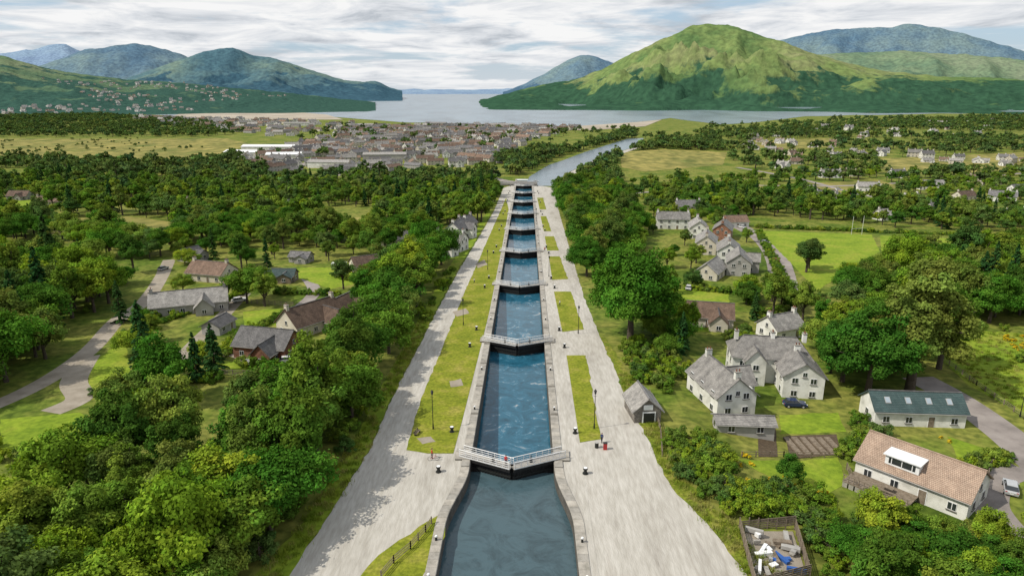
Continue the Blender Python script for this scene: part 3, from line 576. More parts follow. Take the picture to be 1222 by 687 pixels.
def tree(name,me,px,py,s=1,sz=None,rz=None):
    p=px_ground(px,py); o=bpy.data.objects.new(name,me); o.location=p; o.rotation_euler=(0,0,random.uniform(0,6.28) if rz is None else rz); o.scale=(s,s,sz or s); link(o); CIRC.append((p.x,p.y,4*s)); return o
# ------------------------------------------------------------------ houses
def hpart(b,x,y,rz,Ln,W,ev,rise,wall,roof,chim=(),hip=0,door=True,wins=True,vel=0,gw=None):
    T=Matrix.Translation((x,y,0))@Matrix.Rotation(rz,4,'Z'); l=Ln/2;w=W/2; r=l-hip
    V=[(-l,-w,-1),(l,-w,-1),(l,w,-1),(-l,w,-1),(-l,-w,ev),(l,-w,ev),(l,w,ev),(-l,w,ev),(-r,0,ev+rise),(r,0,ev+rise)]
    F=[(0,1,5,4),(2,3,7,6),(1,2,6,9,5) if not hip else (1,2,6,5),(3,0,4,8,7) if not hip else (3,0,4,7)]
    b.poly('walls',wall,V,F,T)
    o=0.4; ox=0.35; sl=rise/w; e=ev-o*sl+0.05; th=0.2
    rx=r if hip else l+ox; lx=l+ox
    R=[(-lx,-w-o,e),(lx,-w-o,e),(rx,0,ev+rise+0.05),(-rx,0,ev+rise+0.05),(-lx,w+o,e),(lx,w+o,e)]
    R+= [(a,c,d+th) for a,c,d in R]
    F=[(0,3,2,1),(6,7,8,9),(4,5,2,3),(10,9,8,11),(0,1,7,6),(5,4,10,11)]
    if hip: F+=[(1,2,5),(7,11,8),(0,4,3),(6,9,10),(1,5,11,7),(4,0,6,10)]
    else: F+=[(1,2,8,7),(2,5,11,8),(3,0,6,9),(4,3,9,10)]
    b.poly('roof',roof,R,F,T)
    b.box('ridge',M['slate'] if roof is not M['tile_lt'] else roof,(0,0,ev+rise+0.28),(2*rx,0.28,0.12),T=T)
    for sd in (-1,1): b.tube('gutter',M['greyh'],T@Vector((-lx,sd*(w+o+0.06),e+0.06)),T@Vector((lx,sd*(w+o+0.06),e+0.06)),0.07)
    if wins:
        ns=max(1,round(ev/2.7))
        for f in range(ns):
            zc=1.45+f*2.65
            k=max(1,int(Ln/3.3))
            for i in range(k):
                u=-l+(i+0.5)*Ln/k
                for sd in (-1,1):
                    if f==0 and i==k//2 and door and sd<0:
                        b.box('door',M['wood'],(u,sd*(w+0.03),1.05),(1.0,0.1,2.1),T=T); b.box('door_frame',M['white'],(u,sd*(w+0.01),1.1),(1.2,0.08,2.25),T=T); continue
                    win(b,T,(u,sd*w,zc),0,sd)
            kg=2 if W>6.5 else 1
            for i in range(kg):
                u=(-w+(i+0.5)*W/kg)*0.9
                for sd in (-1,1): win(b,T,(sd*l,u,zc),1,sd)
        if not hip and rise>2.3:
            for sd in (-1,1): win(b,T,(sd*l,0,ev+0.5),1,sd,0.8,1.0)
    for u in chim:
        zt=ev+rise; b.box('chimney',wall,(u,0,zt+0.25),(0.75,1.1,1.8),T=T); b.box('chimney_cap',M['coping'],(u,0,zt+1.22),(0.9,1.25,0.14),T=T)
        for q in (-0.28,0.28): b.tube('chimney_pot',M['brick'],T@Vector((u,q,zt+1.29)),T@Vector((u,q,zt+1.7)),0.13,0.11,8)
    a=math.atan2(rise,w)
    for i in range(vel):
        u=-l+(i+0.7)*Ln/(vel+0.4)
        for sd in (-1,1):
            TT=T@Matrix.Translation((u,sd*w*0.5,ev+rise*0.5+0.27))@Matrix.Rotation(-sd*a,4,'X'); b.box('skylight_frame',M['greyh'],(0,0,0.0),(0.95,1.3,0.08),T=TT); b.box('skylight',M['sky_glass'],(0,0,0.05),(0.75,1.1,0.04),T=TT)
def win(b,T,c,ax,sd,w=1.15,h=1.2):
    x,y,z=c
    if ax==0:
        b.box('window_frames',M['white'],(x,y+sd*0.02,z),(w,0.08,h),T=T)
        for q in (-0.25,0.25): b.box('window_glass',M['glass'],(x+q*w*0.98,y+sd*0.07,z),(w*0.40,0.03,h*0.84),T=T)
        b.box('window_sills',M['coping'],(x,y+sd*0.08,z-h/2-0.06),(w+0.2,0.22,0.1),T=T)
    else:
        b.box('window_frames',M['white'],(x+sd*0.02,y,z),(0.08,w,h),T=T)
        for q in (-0.25,0.25): b.box('window_glass',M['glass'],(x+sd*0.07,y+q*w*0.98,z),(0.03,w*0.40,h*0.84),T=T)
        b.box('window_sills',M['coping'],(x+sd*0.08,y,z-h/2-0.06),(0.22,w+0.2,0.1),T=T)
def house(name,px,py,rot,parts,rad=None):
    p=px_ground(px,py); b=B()
    for q in parts: hpart(b,*q[:9],**(q[9] if len(q)>9 else {}))
    R=max(q[3] for q in parts)*0.5+3; CIRC.append((p.x,p.y,rad or R)); return b.build(name,p,math.radians(rot)),b,p
H=M['harl'];SL=M['slate'];SLL=M['slate_lt'];TI=M['tile']
p=px_ground(766,494); b=B(); hpart(b,0,0,math.pi/2,7.0,4.6,2.4,2.1,M['stone'],SLL,door=False,wins=False)
b.box('door_frame',M['white'],(0.2,-3.53,1.1),(2.3,0.1,2.2)); b.box('door',M['iron'],(0.2,-3.6,1.0),(1.9,0.06,1.95)); b.box('gable_boards',M['white'],(0,-3.54,3.0),(1.6,0.1,0.9)); b.box('window_frames',M['white'],(2.33,0,1.4),(0.08,0.9,0.9)); b.box('window_glass',M['glass'],(2.39,0,1.4),(0.04,0.75,0.75))
b.build('stone_hut',p,math.radians(6)); CIRC.append((p.x,p.y,6))
house('white_house',916,452,-8,[(0,2,0,15.5,8.5,5.6,3.0,H,SLL,dict(chim=(-6.8,0.5,6.8),hip=2.4)),(4.6,-5.5,math.pi/2,8.5,7.6,4.9,2.6,H,SLL,dict(chim=(3.4,),door=False)),(-3.5,-2.7,math.pi/2,3.2,4.0,5.4,2.2,H,SLL,dict(door=False))],13)
house('white_cottage',858,480,12,[(0,0,math.pi/2,12.5,7.4,4.2,3.2,H,SLL,dict(chim=(-5.6,5.6))),(3.6,2.0,0,6,5.5,3.6,2.4,H,SLL,dict(door=False))],9)
house('garden_shed',886,515,-3,[(0,0,0,9.5,3.6,2.2,0.7,M['greyh'],M['slate_lt'],dict(door=False))],6)
house('green_roofed_house',1086,500,-3,[(0,0,0,15.5,6.4,3.0,2.3,H,M['slate_green'],dict(vel=4))],9)
e,_,p=house('bungalow',1096,580,-48,[(0,0,0,15,9.0,3.0,2.9,H,M['tile_lt'],dict(vel=0))],11)
b=B()
b.box('dormer_walls',M['white'],(-1.5,-2.7,4.5),(4.6,2.4,1.5)); b.box('dormer_roof',M['white'],(-1.5,-2.8,5.33),(5.1,3.0,0.14)); b.box('dormer_glass',M['glass'],(-1.5,-3.92,4.5),(3.6,0.05,0.9))
for k in range(3): b.box('dormer_mullions',M['white'],(-2.9+1.4*k,-3.96,4.5),(0.1,0.05,0.95))
b.box('deck_floor',M['wood'],(-3.0,-6.6,0.9),(9,4.0,0.15))
for i in range(13): b.box('deck_posts',M['wood'],(-7.4+i*0.73,-8.5,1.4),(0.09,0.09,1.1))
for i in range(10): b.box('deck_skirt',M['deck'],(-7.1+i*0.9,-8.55,0.4),(0.7,0.06,0.8))
b.box('deck_rail',M['wood'],(-3.0,-8.5,1.98),(9,0.12,0.08)); b.box('deck_table',M['wood'],(-2,-6.5,1.65),(1.6,0.9,0.07)); b.box('deck_bench',M['wood'],(-2,-7.4,1.35),(1.6,0.35,0.06))
d=b.build('dormer_and_deck',(0,0,0)); d.parent=e
rs=random.Random(5)
VH=[(802,272,-5,16,8,5.2,3,H,SLL,1),(832,282,80,14,8,5.2,3,H,SLL,1),(862,284,70,14,8,5,3,M['brick'],SLL,1),(842,300,75,16,8,5,3,M['cream'],SLL,1),(868,310,75,15,8,5,2.8,H,SLL,1),(848,330,60,13,7.5,2.9,3,M['cream'],SLL,0),(880,325,75,13,8,5,3,M['greyh'],SLL,0),
(843,385,-12,13,9,2.9,2.8,M['cream'],TI,0),(930,400,25,9,7,3.0,2.6,H,SLL,1),(876,270,10,12,8,3,2.6,H,TI,0),(820,255,0,14,8,5,3,H,SL,1),
(372,392,55,15,8.5,3.2,3.8,M['cream'],TI,1),(322,422,-12,13,8.5,3.2,3.0,M['brick'],SL,0),(228,370,22,20,8.5,3.0,3.0,M['greyh'],SLL,1),(254,333,-15,14,9,3.0,3.2,M['cream'],TI,1),(262,395,80,7,5,2.4,1.4,M['greyh'],SL,0),
(522,306,60,12,7.5,4.5,3,H,SL,1),(538,298,-20,12,8,4.5,3,H,SLL,1),(548,284,70,13,7,5,3,H,SL,1),(555,277,60,10,7,4.5,3,M['greyh'],SL,1),(440,322,30,12,8,2.8,2.5,M['cream'],TI,0),(360,312,-10,8,5,2.4,1.5,M['greyh'],SL,0),
(215,248,0,12,8,3,3,M['cream'],TI,1),(228,310,70,8,6,2.8,2,M['greyh'],SL,0),(60,245,10,14,8,3,3,M['cream'],TI,1),(25,238,0,14,8,3,3,M['greyh'],TI,0),(345,250,20,12,8,3,3,M['cream'],SL,0),(470,292,15,12,8,3,3,H,SL,0),(412,372,70,10,7,2.6,2.4,M['cream'],TI,0),(338,335,0,9,5,2.5,1.6,M['wood'],M['slate_green'],0),
(1010,243,-20,16,9,3.5,3.2,H,SL,1),(1085,245,30,14,8,4.5,3,H,SLL,1),(985,240,0,14,8,4.5,3,H,SL,1),(1195,240,-30,16,9,4,3,H,SL,1),(1150,238,20,14,8,3,3,M['cream'],TI,1),(1120,250,0,14,8,3,3,H,SL,0),(1180,222,0,14,8,3,3,M['cream'],TI,0),(1210,262,20,14,8,3,3,H,SL,1),
(1060,262,10,14,8,3,3,H,SLL,1),(1035,228,-10,16,8,4,3,H,SLL,1),(990,212,0,18,9,4.5,3,H,SLL,1),(1070,212,10,14,8,4.5,3,H,SL,1),(1110,226,0,18,9,4.5,3,H,SLL,0),(1215,232,10,14,8,4.5,3,H,SL,0),(960,232,0,14,8,4,3,M['cream'],SLL,0)]
for (px,py,rot,l,w,ev,ri,wl,rf,ch) in VH:
    house('village_house',px,py,rot,[(0,0,0,l,w,ev,ri,wl,rf,dict(chim=(-l/2+0.5,l/2-0.5) if ch else ()))]+([(l*0.2,-w*0.55,math.pi/2,w*0.7,4.5,ev*0.9,ri*0.75,wl,rf,dict(door=False))] if rs.random()<0.5 else []))
TH=[]
for i,(l,w,ev,ri,wl,rf) in enumerate([(18,8,5,2.8,M['cream'],TI),(26,8,5,2.8,M['greyh'],SL),(14,8,5,3,H,SL),(22,8,4.8,2.8,M['greyh'],TI),(12,9,3,3,H,SLL),(16,8,5,2.8,M['cream'],SLL),(11,8,3,3,M['cream'],TI)]):
    b=B(); hpart(b,0,0,0,l,w,ev,ri,wl,rf,chim=(-l/2+0.5,0,l/2-0.5)); 
    if i in (2,4,6): hpart(b,2.5,-w*0.6,math.pi/2,w*0.8,5,ev*0.9,ri*0.8,wl,rf,door=False)
    TH.append(b.joined('town_house_mesh'))
CH=tcoll('town_house_templates',TH[:6]); CHW=tcoll('white_house_templates',[TH[2],TH[4],TH[5],TH[6]])
for (px,py,l,w,rot) in ((300,187,60,22,-4),(340,190,40,18,10),(322,180,70,18,0),(460,190,50,16,5),(395,200,45,14,-5),(430,152,60,20,5),(520,150,50,18,-5),(600,152,55,18,3),(355,150,60,20,8)):
    house('warehouse',px,py,rot,[(0,0,0,l,w,6,2.2,M['harl'] if px<400 else M['greyh'],M['white'] if px<350 else SLL,dict(wins=False))],l*0.4)
town=pts_in([(285,193),(340,176),(400,162),(420,152),(560,150),(690,153),(640,166),(615,178),(590,195),(480,204),(340,213)],21.5,0.88,0.3,marg=2)
o=scatter('town_houses',town,CH,(0.75,1.15),6,3)
a=o.data.attributes['rotz']; v=[(0.25 if noise.noise(Vector((q[0]/120,q[1]/120,0)))>0 else 1.0)+random.choice([0,0,1.57])+random.uniform(-.12,.12) for q in town]; a.data.foreach_set('value',v)
v2=pts_in([(880,165),(1000,172),(1100,185),(1222,190),(1350,190),(1350,235),(1222,222),(1100,218),(960,208),(920,200)],32,0.55,0.5,exc=False,thin=(0.012,-0.15))
scatter('village_houses',v2,CHW,(0.8,1.15),4,4)
v3=pts_in([(150,140),(250,142),(420,147),(420,152),(330,165),(200,150)],34,0.7,0.4); scatter('shore_houses',v3,CH,(0.9,1.3),6,5)
v5=pts_in([(860,160),(1000,152),(1222,142),(1222,165),(1000,170),(880,170)],60,0.35,0.45); scatter('farm_houses',v5,CHW,(0.9,1.2),4,6)
for a in town+v2+v3: CIRC.append((a[0],a[1],8)) if len(CIRC)<1200 else None
hv=[v for v in HP['hill9'] if -20<v[2]<110 and v[0]<-1300 and v[1]<3900]
random.shuffle(hv); hv=[v for v in hv if noise.noise(Vector((v[0]/350,v[1]/350,2)))>0.0][:600]
hv=[(v[0]+random.uniform(-15,15),v[1]+random.uniform(-12,12),v[2]-0.5) for v in hv]
scatter('hillside_houses',hv,CHW,(0.7,1.2),4,7)
# ------------------------------------------------------------------ vegetation placement
tree('sycamore_tree',TBIG,752,404,1.0)
tree('tall_tree',TPOP,1085,468,1.0); tree('sycamore_tree',TBIG,1035,470,0.82); tree('tall_tree',TPOP,1120,440,0.72); tree('sycamore_tree',TBIG,1005,455,0.6); tree('sycamore_tree',TBIG,1180,385,0.62); tree('tall_tree',TPOP,965,320,0.4)
tree('tall_tree',TPOP,1140,375,0.6); tree('sycamore_tree',TBIG,700,330,0.6)
tree('conifer_tree',TC[0],176,450,1.0); tree('conifer_tree',TC[1],236,455,0.72); tree('conifer_tree',TC[2],257,445,0.85); tree('conifer_tree',TC[0],145,385,0.7); tree('conifer_tree',TC[1],100,330,0.9)
tree('broadleaf_tree',TB[2],295,362,1.15); tree('broadleaf_tree',TB[0],940,580,0.42); tree('broadleaf_tree',TB[1],962,325,1.0); tree('broadleaf_tree',TB[4],812,415,0.7); tree('broadleaf_tree',TBB[0],130,362,1.2); tree('broadleaf_tree',TB[1],410,345,0.8)
def trees(poly,sp,s,keep=1.0,marg=1.5,con=0.04,br=0.3):
    for (x,y,z) in pts_in(poly,sp,keep,0.38,marg=marg):
        c=random.random()<con; me=random.choice(TC if c else (TBB if random.random()<br else TB)); k=random.uniform(*s)
        o=bpy.data.objects.new('conifer_tree' if c else 'broadleaf_tree',me); o.location=(x,y,z-0.2); o.rotation_euler=(0,0,random.uniform(0,6.28)); o.scale=(k,k,k*random.uniform(.85,1.2)); link(o)
trees([(250,535),(335,500),(400,470),(430,420),(455,380),(475,340),(500,318),(532,308),(505,370),(466,440),(428,520),(374,610),(330,640),(250,620)],6.6,(0.85,1.2),con=0,br=0.1,marg=2.6)
trees([(-120,720),(0,650),(90,590),(150,552),(248,535),(248,618),(328,642),(310,690),(240,820),(-150,820)],6.3,(0.65,1.15),con=0.0,br=0.6)
trees([(-150,520),(-20,480),(40,440),(80,410),(110,380),(130,350),(60,300),(0,320),(-150,330)],8.0,(0.85,1.35),con=0.12,br=0.25)
trees([(664,345),(660,235),(690,218),(730,220),(752,250),(765,300),(722,330),(700,352),(705,385),(690,350)],7.6,(0.85,1.2),con=0,br=0.1)
trees([(1000,650),(1060,625),(1140,640),(1222,640),(1400,640),(1400,820),(1050,820)],4.8,(0.42,0.68),con=0,br=0.45)
trees([(1050,325),(1222,315),(1400,325),(1400,400),(1222,388),(1150,385),(1110,395),(1070,350)],7.8,(0.85,1.3),con=0.05)
trees([(990,480),(940,465),(980,400),(1010,330),(1070,340),(1140,390),(1160,440),(1100,450),(1020,455)],7.5,(0.65,1.0),0.85)
trees([(770,350),(800,340),(830,395),(800,440),(770,420)],6.5,(0.45,0.7),0.85); trees([(880,350),(940,355),(970,390),(900,388)],7,(0.5,0.85),0.9)
trees([(770,255),(800,245),(900,250),(900,262),(900,340),(820,345),(775,300)],11,(0.4,0.75),0.6,marg=1,con=0.03)
trees([(110,480),(100,400),(170,335),(200,300),(300,300),(430,300),(450,330),(440,370),(400,395),(340,425),(270,450),(150,490)],9.5,(0.4,0.9),0.6,marg=1.5,con=0.1)
EXC.append([tuple(px_ground(*q).xy) for q in [(105,490),(95,400),(170,330),(200,305),(300,300),(430,300),(450,330),(440,370),(400,395),(340,425),(270,450),(150,492)]])
m1=pts_in([(-300,212),(300,225),(590,222),(596,238),(577,268),(548,275),(515,300),(470,330),(440,400),(400,440),(300,470),(150,500),(130,400),(150,330),(-300,330)],8.6,0.94,marg=1.5,thin=(0.014,-0.42))
scatter('woodland',[p for p in m1 if p[1]<330],CN,(0.65,1.2),7,11); scatter('woodland',[p for p in m1 if p[1]>=330],CT,(0.6,1.15),15,11)
m2=pts_in([(860,225),(1000,240),(1222,252),(1400,255),(1400,288),(1222,280),(1100,276),(1000,264),(880,258),(780,262),(770,240)],9,0.9,marg=1.5); scatter('woodland',m2,CT,(0.55,1.05),15,12)
m3=pts_in([(770,215),(860,215),(1100,195),(1400,190),(1400,250),(1100,235),(960,228),(860,230),(760,240),(735,225)],12,0.65,marg=2); scatter('woodland',m3,CM,(0.5,0.9),6,13)
far=[]
for poly,sp,kp in (([(-500,134),(130,138),(230,146),(320,155),(250,164),(-500,163)],15,0.7),([(-500,191),(240,196),(275,188),(330,214),(470,209),(585,204),(592,226),(300,236),(-500,214)],11,0.88),
    ([(582,205),(600,188),(690,170),(750,156),(770,162),(700,178),(650,195),(622,210)],10,0.95),([(690,216),(700,203),(735,186),(785,170),(855,168),(865,180),(740,182),(735,205),(740,225),(700,226)],9.5,0.95),
    ([(760,165),(860,158),(1000,150),(1222,140),(1700,140),(1700,195),(1222,190),(1000,180),(870,182)],16,0.68),([(840,152),(900,150),(1000,143),(1222,138),(1600,136),(1600,142),(1000,150),(860,157)],22,0.6),
    ([(400,150),(690,154),(760,152),(760,165),(600,180),(590,200),(340,210),(290,190)],26,0.45),([(860,185),(1400,190),(1400,245),(900,210)],17,0.65)):
    far+=pts_in(poly,sp,kp,marg=3,thin=(0.006,-0.3))
scatter('distant_trees',far,CL,(0.6,1.4),4,14)
mb=pts_in([(-300,165),(180,166),(268,165),(300,172),(240,192),(120,195),(-300,190)],14,0.3,exc=False,thin=(0.008,0.0))
scatter('scrub',mb,CL,(0.2,0.5),4,24)
bs=[]
for poly,sp,kp in (([(795,530),(835,510),(860,535),(880,575),(930,590),(985,625),(1010,700),(1010,800),(980,800),(930,690),(895,655),(850,605),(812,570)],2.1,1),([(742,412),(790,405),(835,455),(835,500),(800,505),(785,470),(760,450)],2.8,0.9),
    ([(500,400),(515,372),(545,320),(560,300),(550,300),(500,370)],3,0.5),([(300,700),(360,620),(415,540),(450,475),(440,475),(400,540),(340,620),(270,700)],2.6,0.7),([(1000,500),(1030,498),(1035,540),(1010,545)],3,.7),([(1110,525),(1180,535),(1190,545),(1130,545)],2.6,.6),
    ([(1130,395),(1222,392),(1222,402),(1140,402)],4,.8),([(980,600),(1060,600),(1200,620),(1200,640),(1000,640)],3,0.8),([(780,335),(900,350),(990,345),(980,400),(870,410),(800,400)],5,0.6),
    ([(-50,520),(90,500),(100,520),(60,560),(-50,600)],4,0.7),([(890,420),(1000,460),(1000,480),(980,490),(975,440)],4,0.5),([(-100,700),(0,630),(150,540),(330,495),(430,430),(500,370),(425,520),(330,640),(240,800),(-100,800)],4.5,0.6)):
    bs+=pts_in(poly,sp,kp,marg=0.8)
bs+=pts_in([(1135,400),(1222,410),(1222,480),(1160,445)],7,0.35,exc=False)
for a,c in (((290,436),(360,440)),((268,425),(285,400)),((300,395),(350,372)),((205,455),(255,455)),((195,385),(290,350)),((120,470),(160,480)),((330,350),(400,352)),((400,330),(440,340)),((880,592),(985,596)),((1010,545),(1050,520)),((160,400),(200,365)),((385,415),(420,395)),((820,345),(900,352)),((1150,565),(1200,545)),((905,272),(1222,284)),((940,345),(905,278)),((0,262),(60,258)),((0,330),(95,332))):
    A=px_ground(*a);C=px_ground(*c); n=int((C-A).length/1.6)
    for k in range(n+1): q=A.lerp(C,k/max(1,n)); bs.append((q.x+random.uniform(-.3,.3),q.y+random.uniform(-.3,.3),gz(q.x,q.y)-0.4))
bs+=pts_in([(100,340),(400,310),(470,330),(400,430),(200,470),(110,420)],6,0.4,marg=0)
scatter('hedge_bushes',bs,CS,(0.5,1.05),3,15)
fl=[]
for poly in ([(868,540),(880,538),(935,565),(990,590),(985,600),(930,590),(880,570)],[(1000,515),(1030,510),(1035,522),(1005,525)],[(1100,515),(1140,520),(1150,530),(1110,528)],[(1195,400),(1222,402),(1222,420),(1200,415)]): fl+=pts_in(poly,1.7,0.45,exc=False)
scatter('flower_border',fl,CF,(0.4,0.9),1,18)
gr=[]
for poly,sp in (([(300,700),(360,620),(415,540),(450,475),(478,425),(508,370),(520,370),(492,425),(466,475),(438,540),(398,602),(343,690)],1.0),([(894,690),(844,622),(804,582),(784,545),(770,512),(750,482),(738,446),(752,446),(777,490),(792,520),(802,550),(822,575),(872,622),(940,690)],1.0),([(1135,392),(1222,398),(1222,498),(1150,455)],1.6)):
    gr+=pts_in(poly,sp,0.8,exc=False)
scatter('rough_grass',gr,CG,(0.7,1.3),3,16)
# ------------------------------------------------------------------ objects
def lamp(px,py,h=7.0):
    b=B(); m=M['iron']; b.tube('base',m,(0,0,0),(0,0,1.0),0.14,0.10,8); b.tube('column',m,(0,0,1.0),(0,0,h-0.7),0.07,0.05,8); b.tube('ladder_bar',m,(-0.3,0,h-1.1),(0.3,0,h-1.1),0.025)
    b.tube('lantern_glass',M['glass'],(0,0,h-0.7),(0,0,h-0.15),0.14,0.24,6); b.tube('lantern_cap',m,(0,0,h-0.15),(0,0,h+0.15),0.28,0.05,6); b.tube('finial',m,(0,0,h+0.15),(0,0,h+0.3),0.03)
    b.build('street_lamp',px_ground(px,py))
for q in ((517,512),(709,511),(553,388),(1217,497),(690,398),(582,322),(655,330),(640,265)): lamp(*q)
def figure(name,loc,rz,shirt,legs,pose='stand'):
    e=empty(name,loc,rz)
    f=0.18 if pose=='walk' else 0.05
    J={'pel':(0,0,0.95,.145),'wst':(0,0,1.1,.125),'chs':(0,0,1.32,.15),'nk':(0,0,1.5,.06),'hd0':(0,0.01,1.58,.055),
       'shl':(-.17,0,1.43,.065),'ell':(-.24,-.04,1.15,.045),'wrl':(-.25,.10,.92,.032),'hal':(-.25,.13,.84,.035),'shr':(.17,0,1.43,.065),'elr':(.24,-.02,1.15,.045),'wrr':(.25,.16,.95,.032),'har':(.25,.2,.88,.035),
       'hil':(-.09,0,.9,.10),'knl':(-.10,f,.5,.065),'anl':(-.10,f*0.6,.09,.045),'tol':(-.11,f*0.6+.17,.04,.04),'hir':(.09,0,.9,.10),'knr':(.10,-f*0.2,.5,.065),'anr':(.10,-f,.09,.045),'tor':(.11,-f+.17,.04,.04)}
    E=[('pel','wst'),('wst','chs'),('chs','nk'),('nk','hd0'),('chs','shl'),('shl','ell'),('ell','wrl'),('wrl','hal'),('chs','shr'),('shr','elr'),('elr','wrr'),('wrr','har'),('pel','hil'),('hil','knl'),('knl','anl'),('anl','tol'),('pel','hir'),('hir','knr'),('knr','anr'),('anr','tor')]
    for s,h in ((-1,'hal'),(1,'har')):
        hx,hy,hz,_=J[h]
        for k in range(5):
            nm=h+'f%d'%k; o=(k-2)*.018
            J[nm]=(hx+s*-.01,hy+o+.01,hz-(.07 if k else .03)-.008*(2-abs(k-2)),.009); J[nm+'b']=(hx-s*.02,hy+o+.015+(0 if k else .03),hz-(.10 if k else .05)-.01*(2-abs(k-2)),.008); E+=[(h,nm),(nm,nm+'b')]
    ks=list(J); me=bpy.data.meshes.new('body'); me.from_pydata([J[k][:3] for k in ks],[(ks.index(a),ks.index(c)) for a,c in E],[])
    o=bpy.data.objects.new('body',me); SC.collection.objects.link(o); md=o.modifiers.new('s','SKIN'); sk=me.skin_vertices[0].data
    for i,k in enumerate(ks): sk[i].radius=(J[k][3],J[k][3]); sk[i].use_root=(i==0)
    o.modifiers.new('u','SUBSURF').levels=1
    dg=bpy.context.evaluated_depsgraph_get(); m2=bpy.data.meshes.new_from_object(o.evaluated_get(dg)); o.modifiers.clear(); o.data=m2; o.parent=e
    for m in (shirt,legs,M['skin'],M['rubber']): m2.materials.append(m)
    for p in m2.polygons:
        c=p.center; p.material_index=3 if c.z<.1 else (2 if (abs(c.x)>.19 and c.z<.98) or c.z>1.5 else (1 if c.z<.98 else 0)); p.use_smooth=True
    b=bmesh.new(); bmesh.ops.create_uvsphere(b,u_segments=14,v_segments=10,radius=.115)
    for v in b.verts:
        v.co.x*=.8; v.co.z*=1.1
        if v.co.y>.08 and abs(v.co.x)<.02 and abs(v.co.z)<.02: v.co.y+=.025
        v.co+=Vector((0,.02,1.66))
    mh=bpy.data.meshes.new('head'); b.to_mesh(mh); b.free(); mh.materials.append(M['skin']); mh.materials.append(M['hair'])
    for p in mh.polygons: p.material_index=1 if (p.center.z>1.70 or p.center.y<-.01) else 0; p.use_smooth=True
    link(bpy.data.objects.new('head',mh),e)
    bb=B()
    for s in (-1,1): bb.box('eyes',M['iron'],(s*.035,.125,1.665),(.022,.012,.012)); bb.box('ears',M['skin'],(s*.094,.015,1.65),(.018,.04,.06))
    bb.box('mouth',M['red'],(0,.122,1.605),(.045,.012,.01))
    for role,(m,V,F) in bb.r.items():
        q=bpy.data.meshes.new(role); q.from_pydata(V,[],F); q.materials.append(m); link(bpy.data.objects.new(role,q),e)
    return e
FIG=[]
pc=px_ground(517,548); FIG.append(('cyclist',(pc.x-0.2,pc.y+0.25,pc.z+0.02),math.radians(-80),M['red'],M['denim']))
def bicycle(loc,rz):
    b=B()
    for cx in (-.52,.52):
        n=24
        for i in range(n):
            a=2*math.pi*i/n;c=2*math.pi*(i+1)/n; b.tube('tyres',M['rubber'],(cx+.34*math.cos(a),0,.34+.34*math.sin(a)),(cx+.34*math.cos(c),0,.34+.34*math.sin(c)),.024,n=5)
            if i%3==0: b.tube('spokes',M['white'],(cx,0,.34),(cx+.33*math.cos(a),0,.34+.33*math.sin(a)),.005,n=3)
    P=dict(bb=(-.08,0,.3),st=(-.22,0,.8),hd=(.36,0,.82),r=(-.52,0,.34),f=(.52,0,.34),sd=(-.26,0,.95),hb=(.34,0,1.0))
    for a,c in (('bb','st'),('bb','hd'),('st','hd'),('r','bb'),('r','st'),('hd','f'),('st','sd'),('hd','hb')): b.tube('frame',M['car_red'],P[a],P[c],.022)
    b.tube('handlebar',M['iron'],(.36,-.3,1.02),(.36,.3,1.02),.018); b.box('saddle',M['rubber'],(-.27,0,.97),(.26,.13,.06)); b.tube('crank',M['iron'],(-.08,-.12,.2),(-.08,.12,.4),.015)
    b.build('bicycle',loc,rz)
bicycle((pc.x+0.1,pc.y-0.3,pc.z+0.03),math.radians(8))
pw=px_ground(718,528); FIG.append(('pedestrian',(pw.x,pw.y,pw.z+0.02),math.radians(150),M['blue'],M['denim'],'walk'))
FIG.append(('pedestrian',(-0.9,GY[0]-2.6,gz(0,93)+0.4),math.radians(180),M['red'],M['denim']))
for q in ((600,243),(650,300),(566,338),(668,365)):
    p=px_ground(*q); FIG.append(('pedestrian',(p.x,p.y,p.z+0.02),random.uniform(0,6),random.choice([M['white'],M['blue'],M['red']]),M['denim'],'walk'))
def car(px,py,rot,m,dz=0):
    b=B(); T=M['glass']
    prof=[(-2.1,.35),(-2.15,.75),(-1.95,.95),(-1.0,1.0),(0.9,.98),(1.9,.85),(2.15,.62),(2.12,.33)]
    V=[];n=len(prof)
    for s in (-1,1): V+=[(x,s*(.88-(0.05 if z<.45 else 0)),z) for x,z in prof]
    b.poly('body',m,V,[list(range(n))[::-1],list(range(n,2*n))]+[(i,(i+1)%n,n+(i+1)%n,n+i) for i in range(n)])
    lo=[(-1.95,.93),(1.0,.97)]; hi=[(-1.45,1.45),(.25,1.45)]
    V=[(lo[0][0],-.84,lo[0][1]),(lo[1][0],-.84,lo[1][1]),(hi[1][0],-.66,hi[1][1]),(hi[0][0],-.66,hi[0][1])]; V+=[(a,-c,d) for a,c,d in V]
    b.poly('cabin_glass',T,V,[(0,1,2,3),(7,6,5,4),(1,5,6,2),(0,3,7,4),(3,2,6,7)])
    b.box('roof',m,(-.6,0,1.47),(1.75,1.3,.05))
    for x in (-1.35,1.35):
        for s in (-1,1): b.tube('wheels',M['rubber'],(x,s*.68,.33),(x,s*.91,.33),.33,n=14); b.tube('hubs',M['car_silver'],(x,s*.9,.33),(x,s*.93,.33),.19,n=8)
    for s in (-1,1): b.box('headlights',M['white'],(2.08,s*.62,.68),(.1,.36,.14)); b.box('tail_lights',M['car_red'],(-2.1,s*.68,.78),(.08,.26,.16)); b.box('mirrors',m,(.75,s*.97,1.0),(.15,.18,.12)); b.box('pillars',m,(-.35,s*.76,1.2),(.08,.06,.46))
    b.box('bumper',M['iron'],(2.14,0,.42),(.08,1.6,.18)); b.box('number_plate',M['white'],(-2.16,0,.55),(.03,.5,.11))
    p=px_ground(px,py,0.04); b.build('parked_car',p,math.radians(rot))
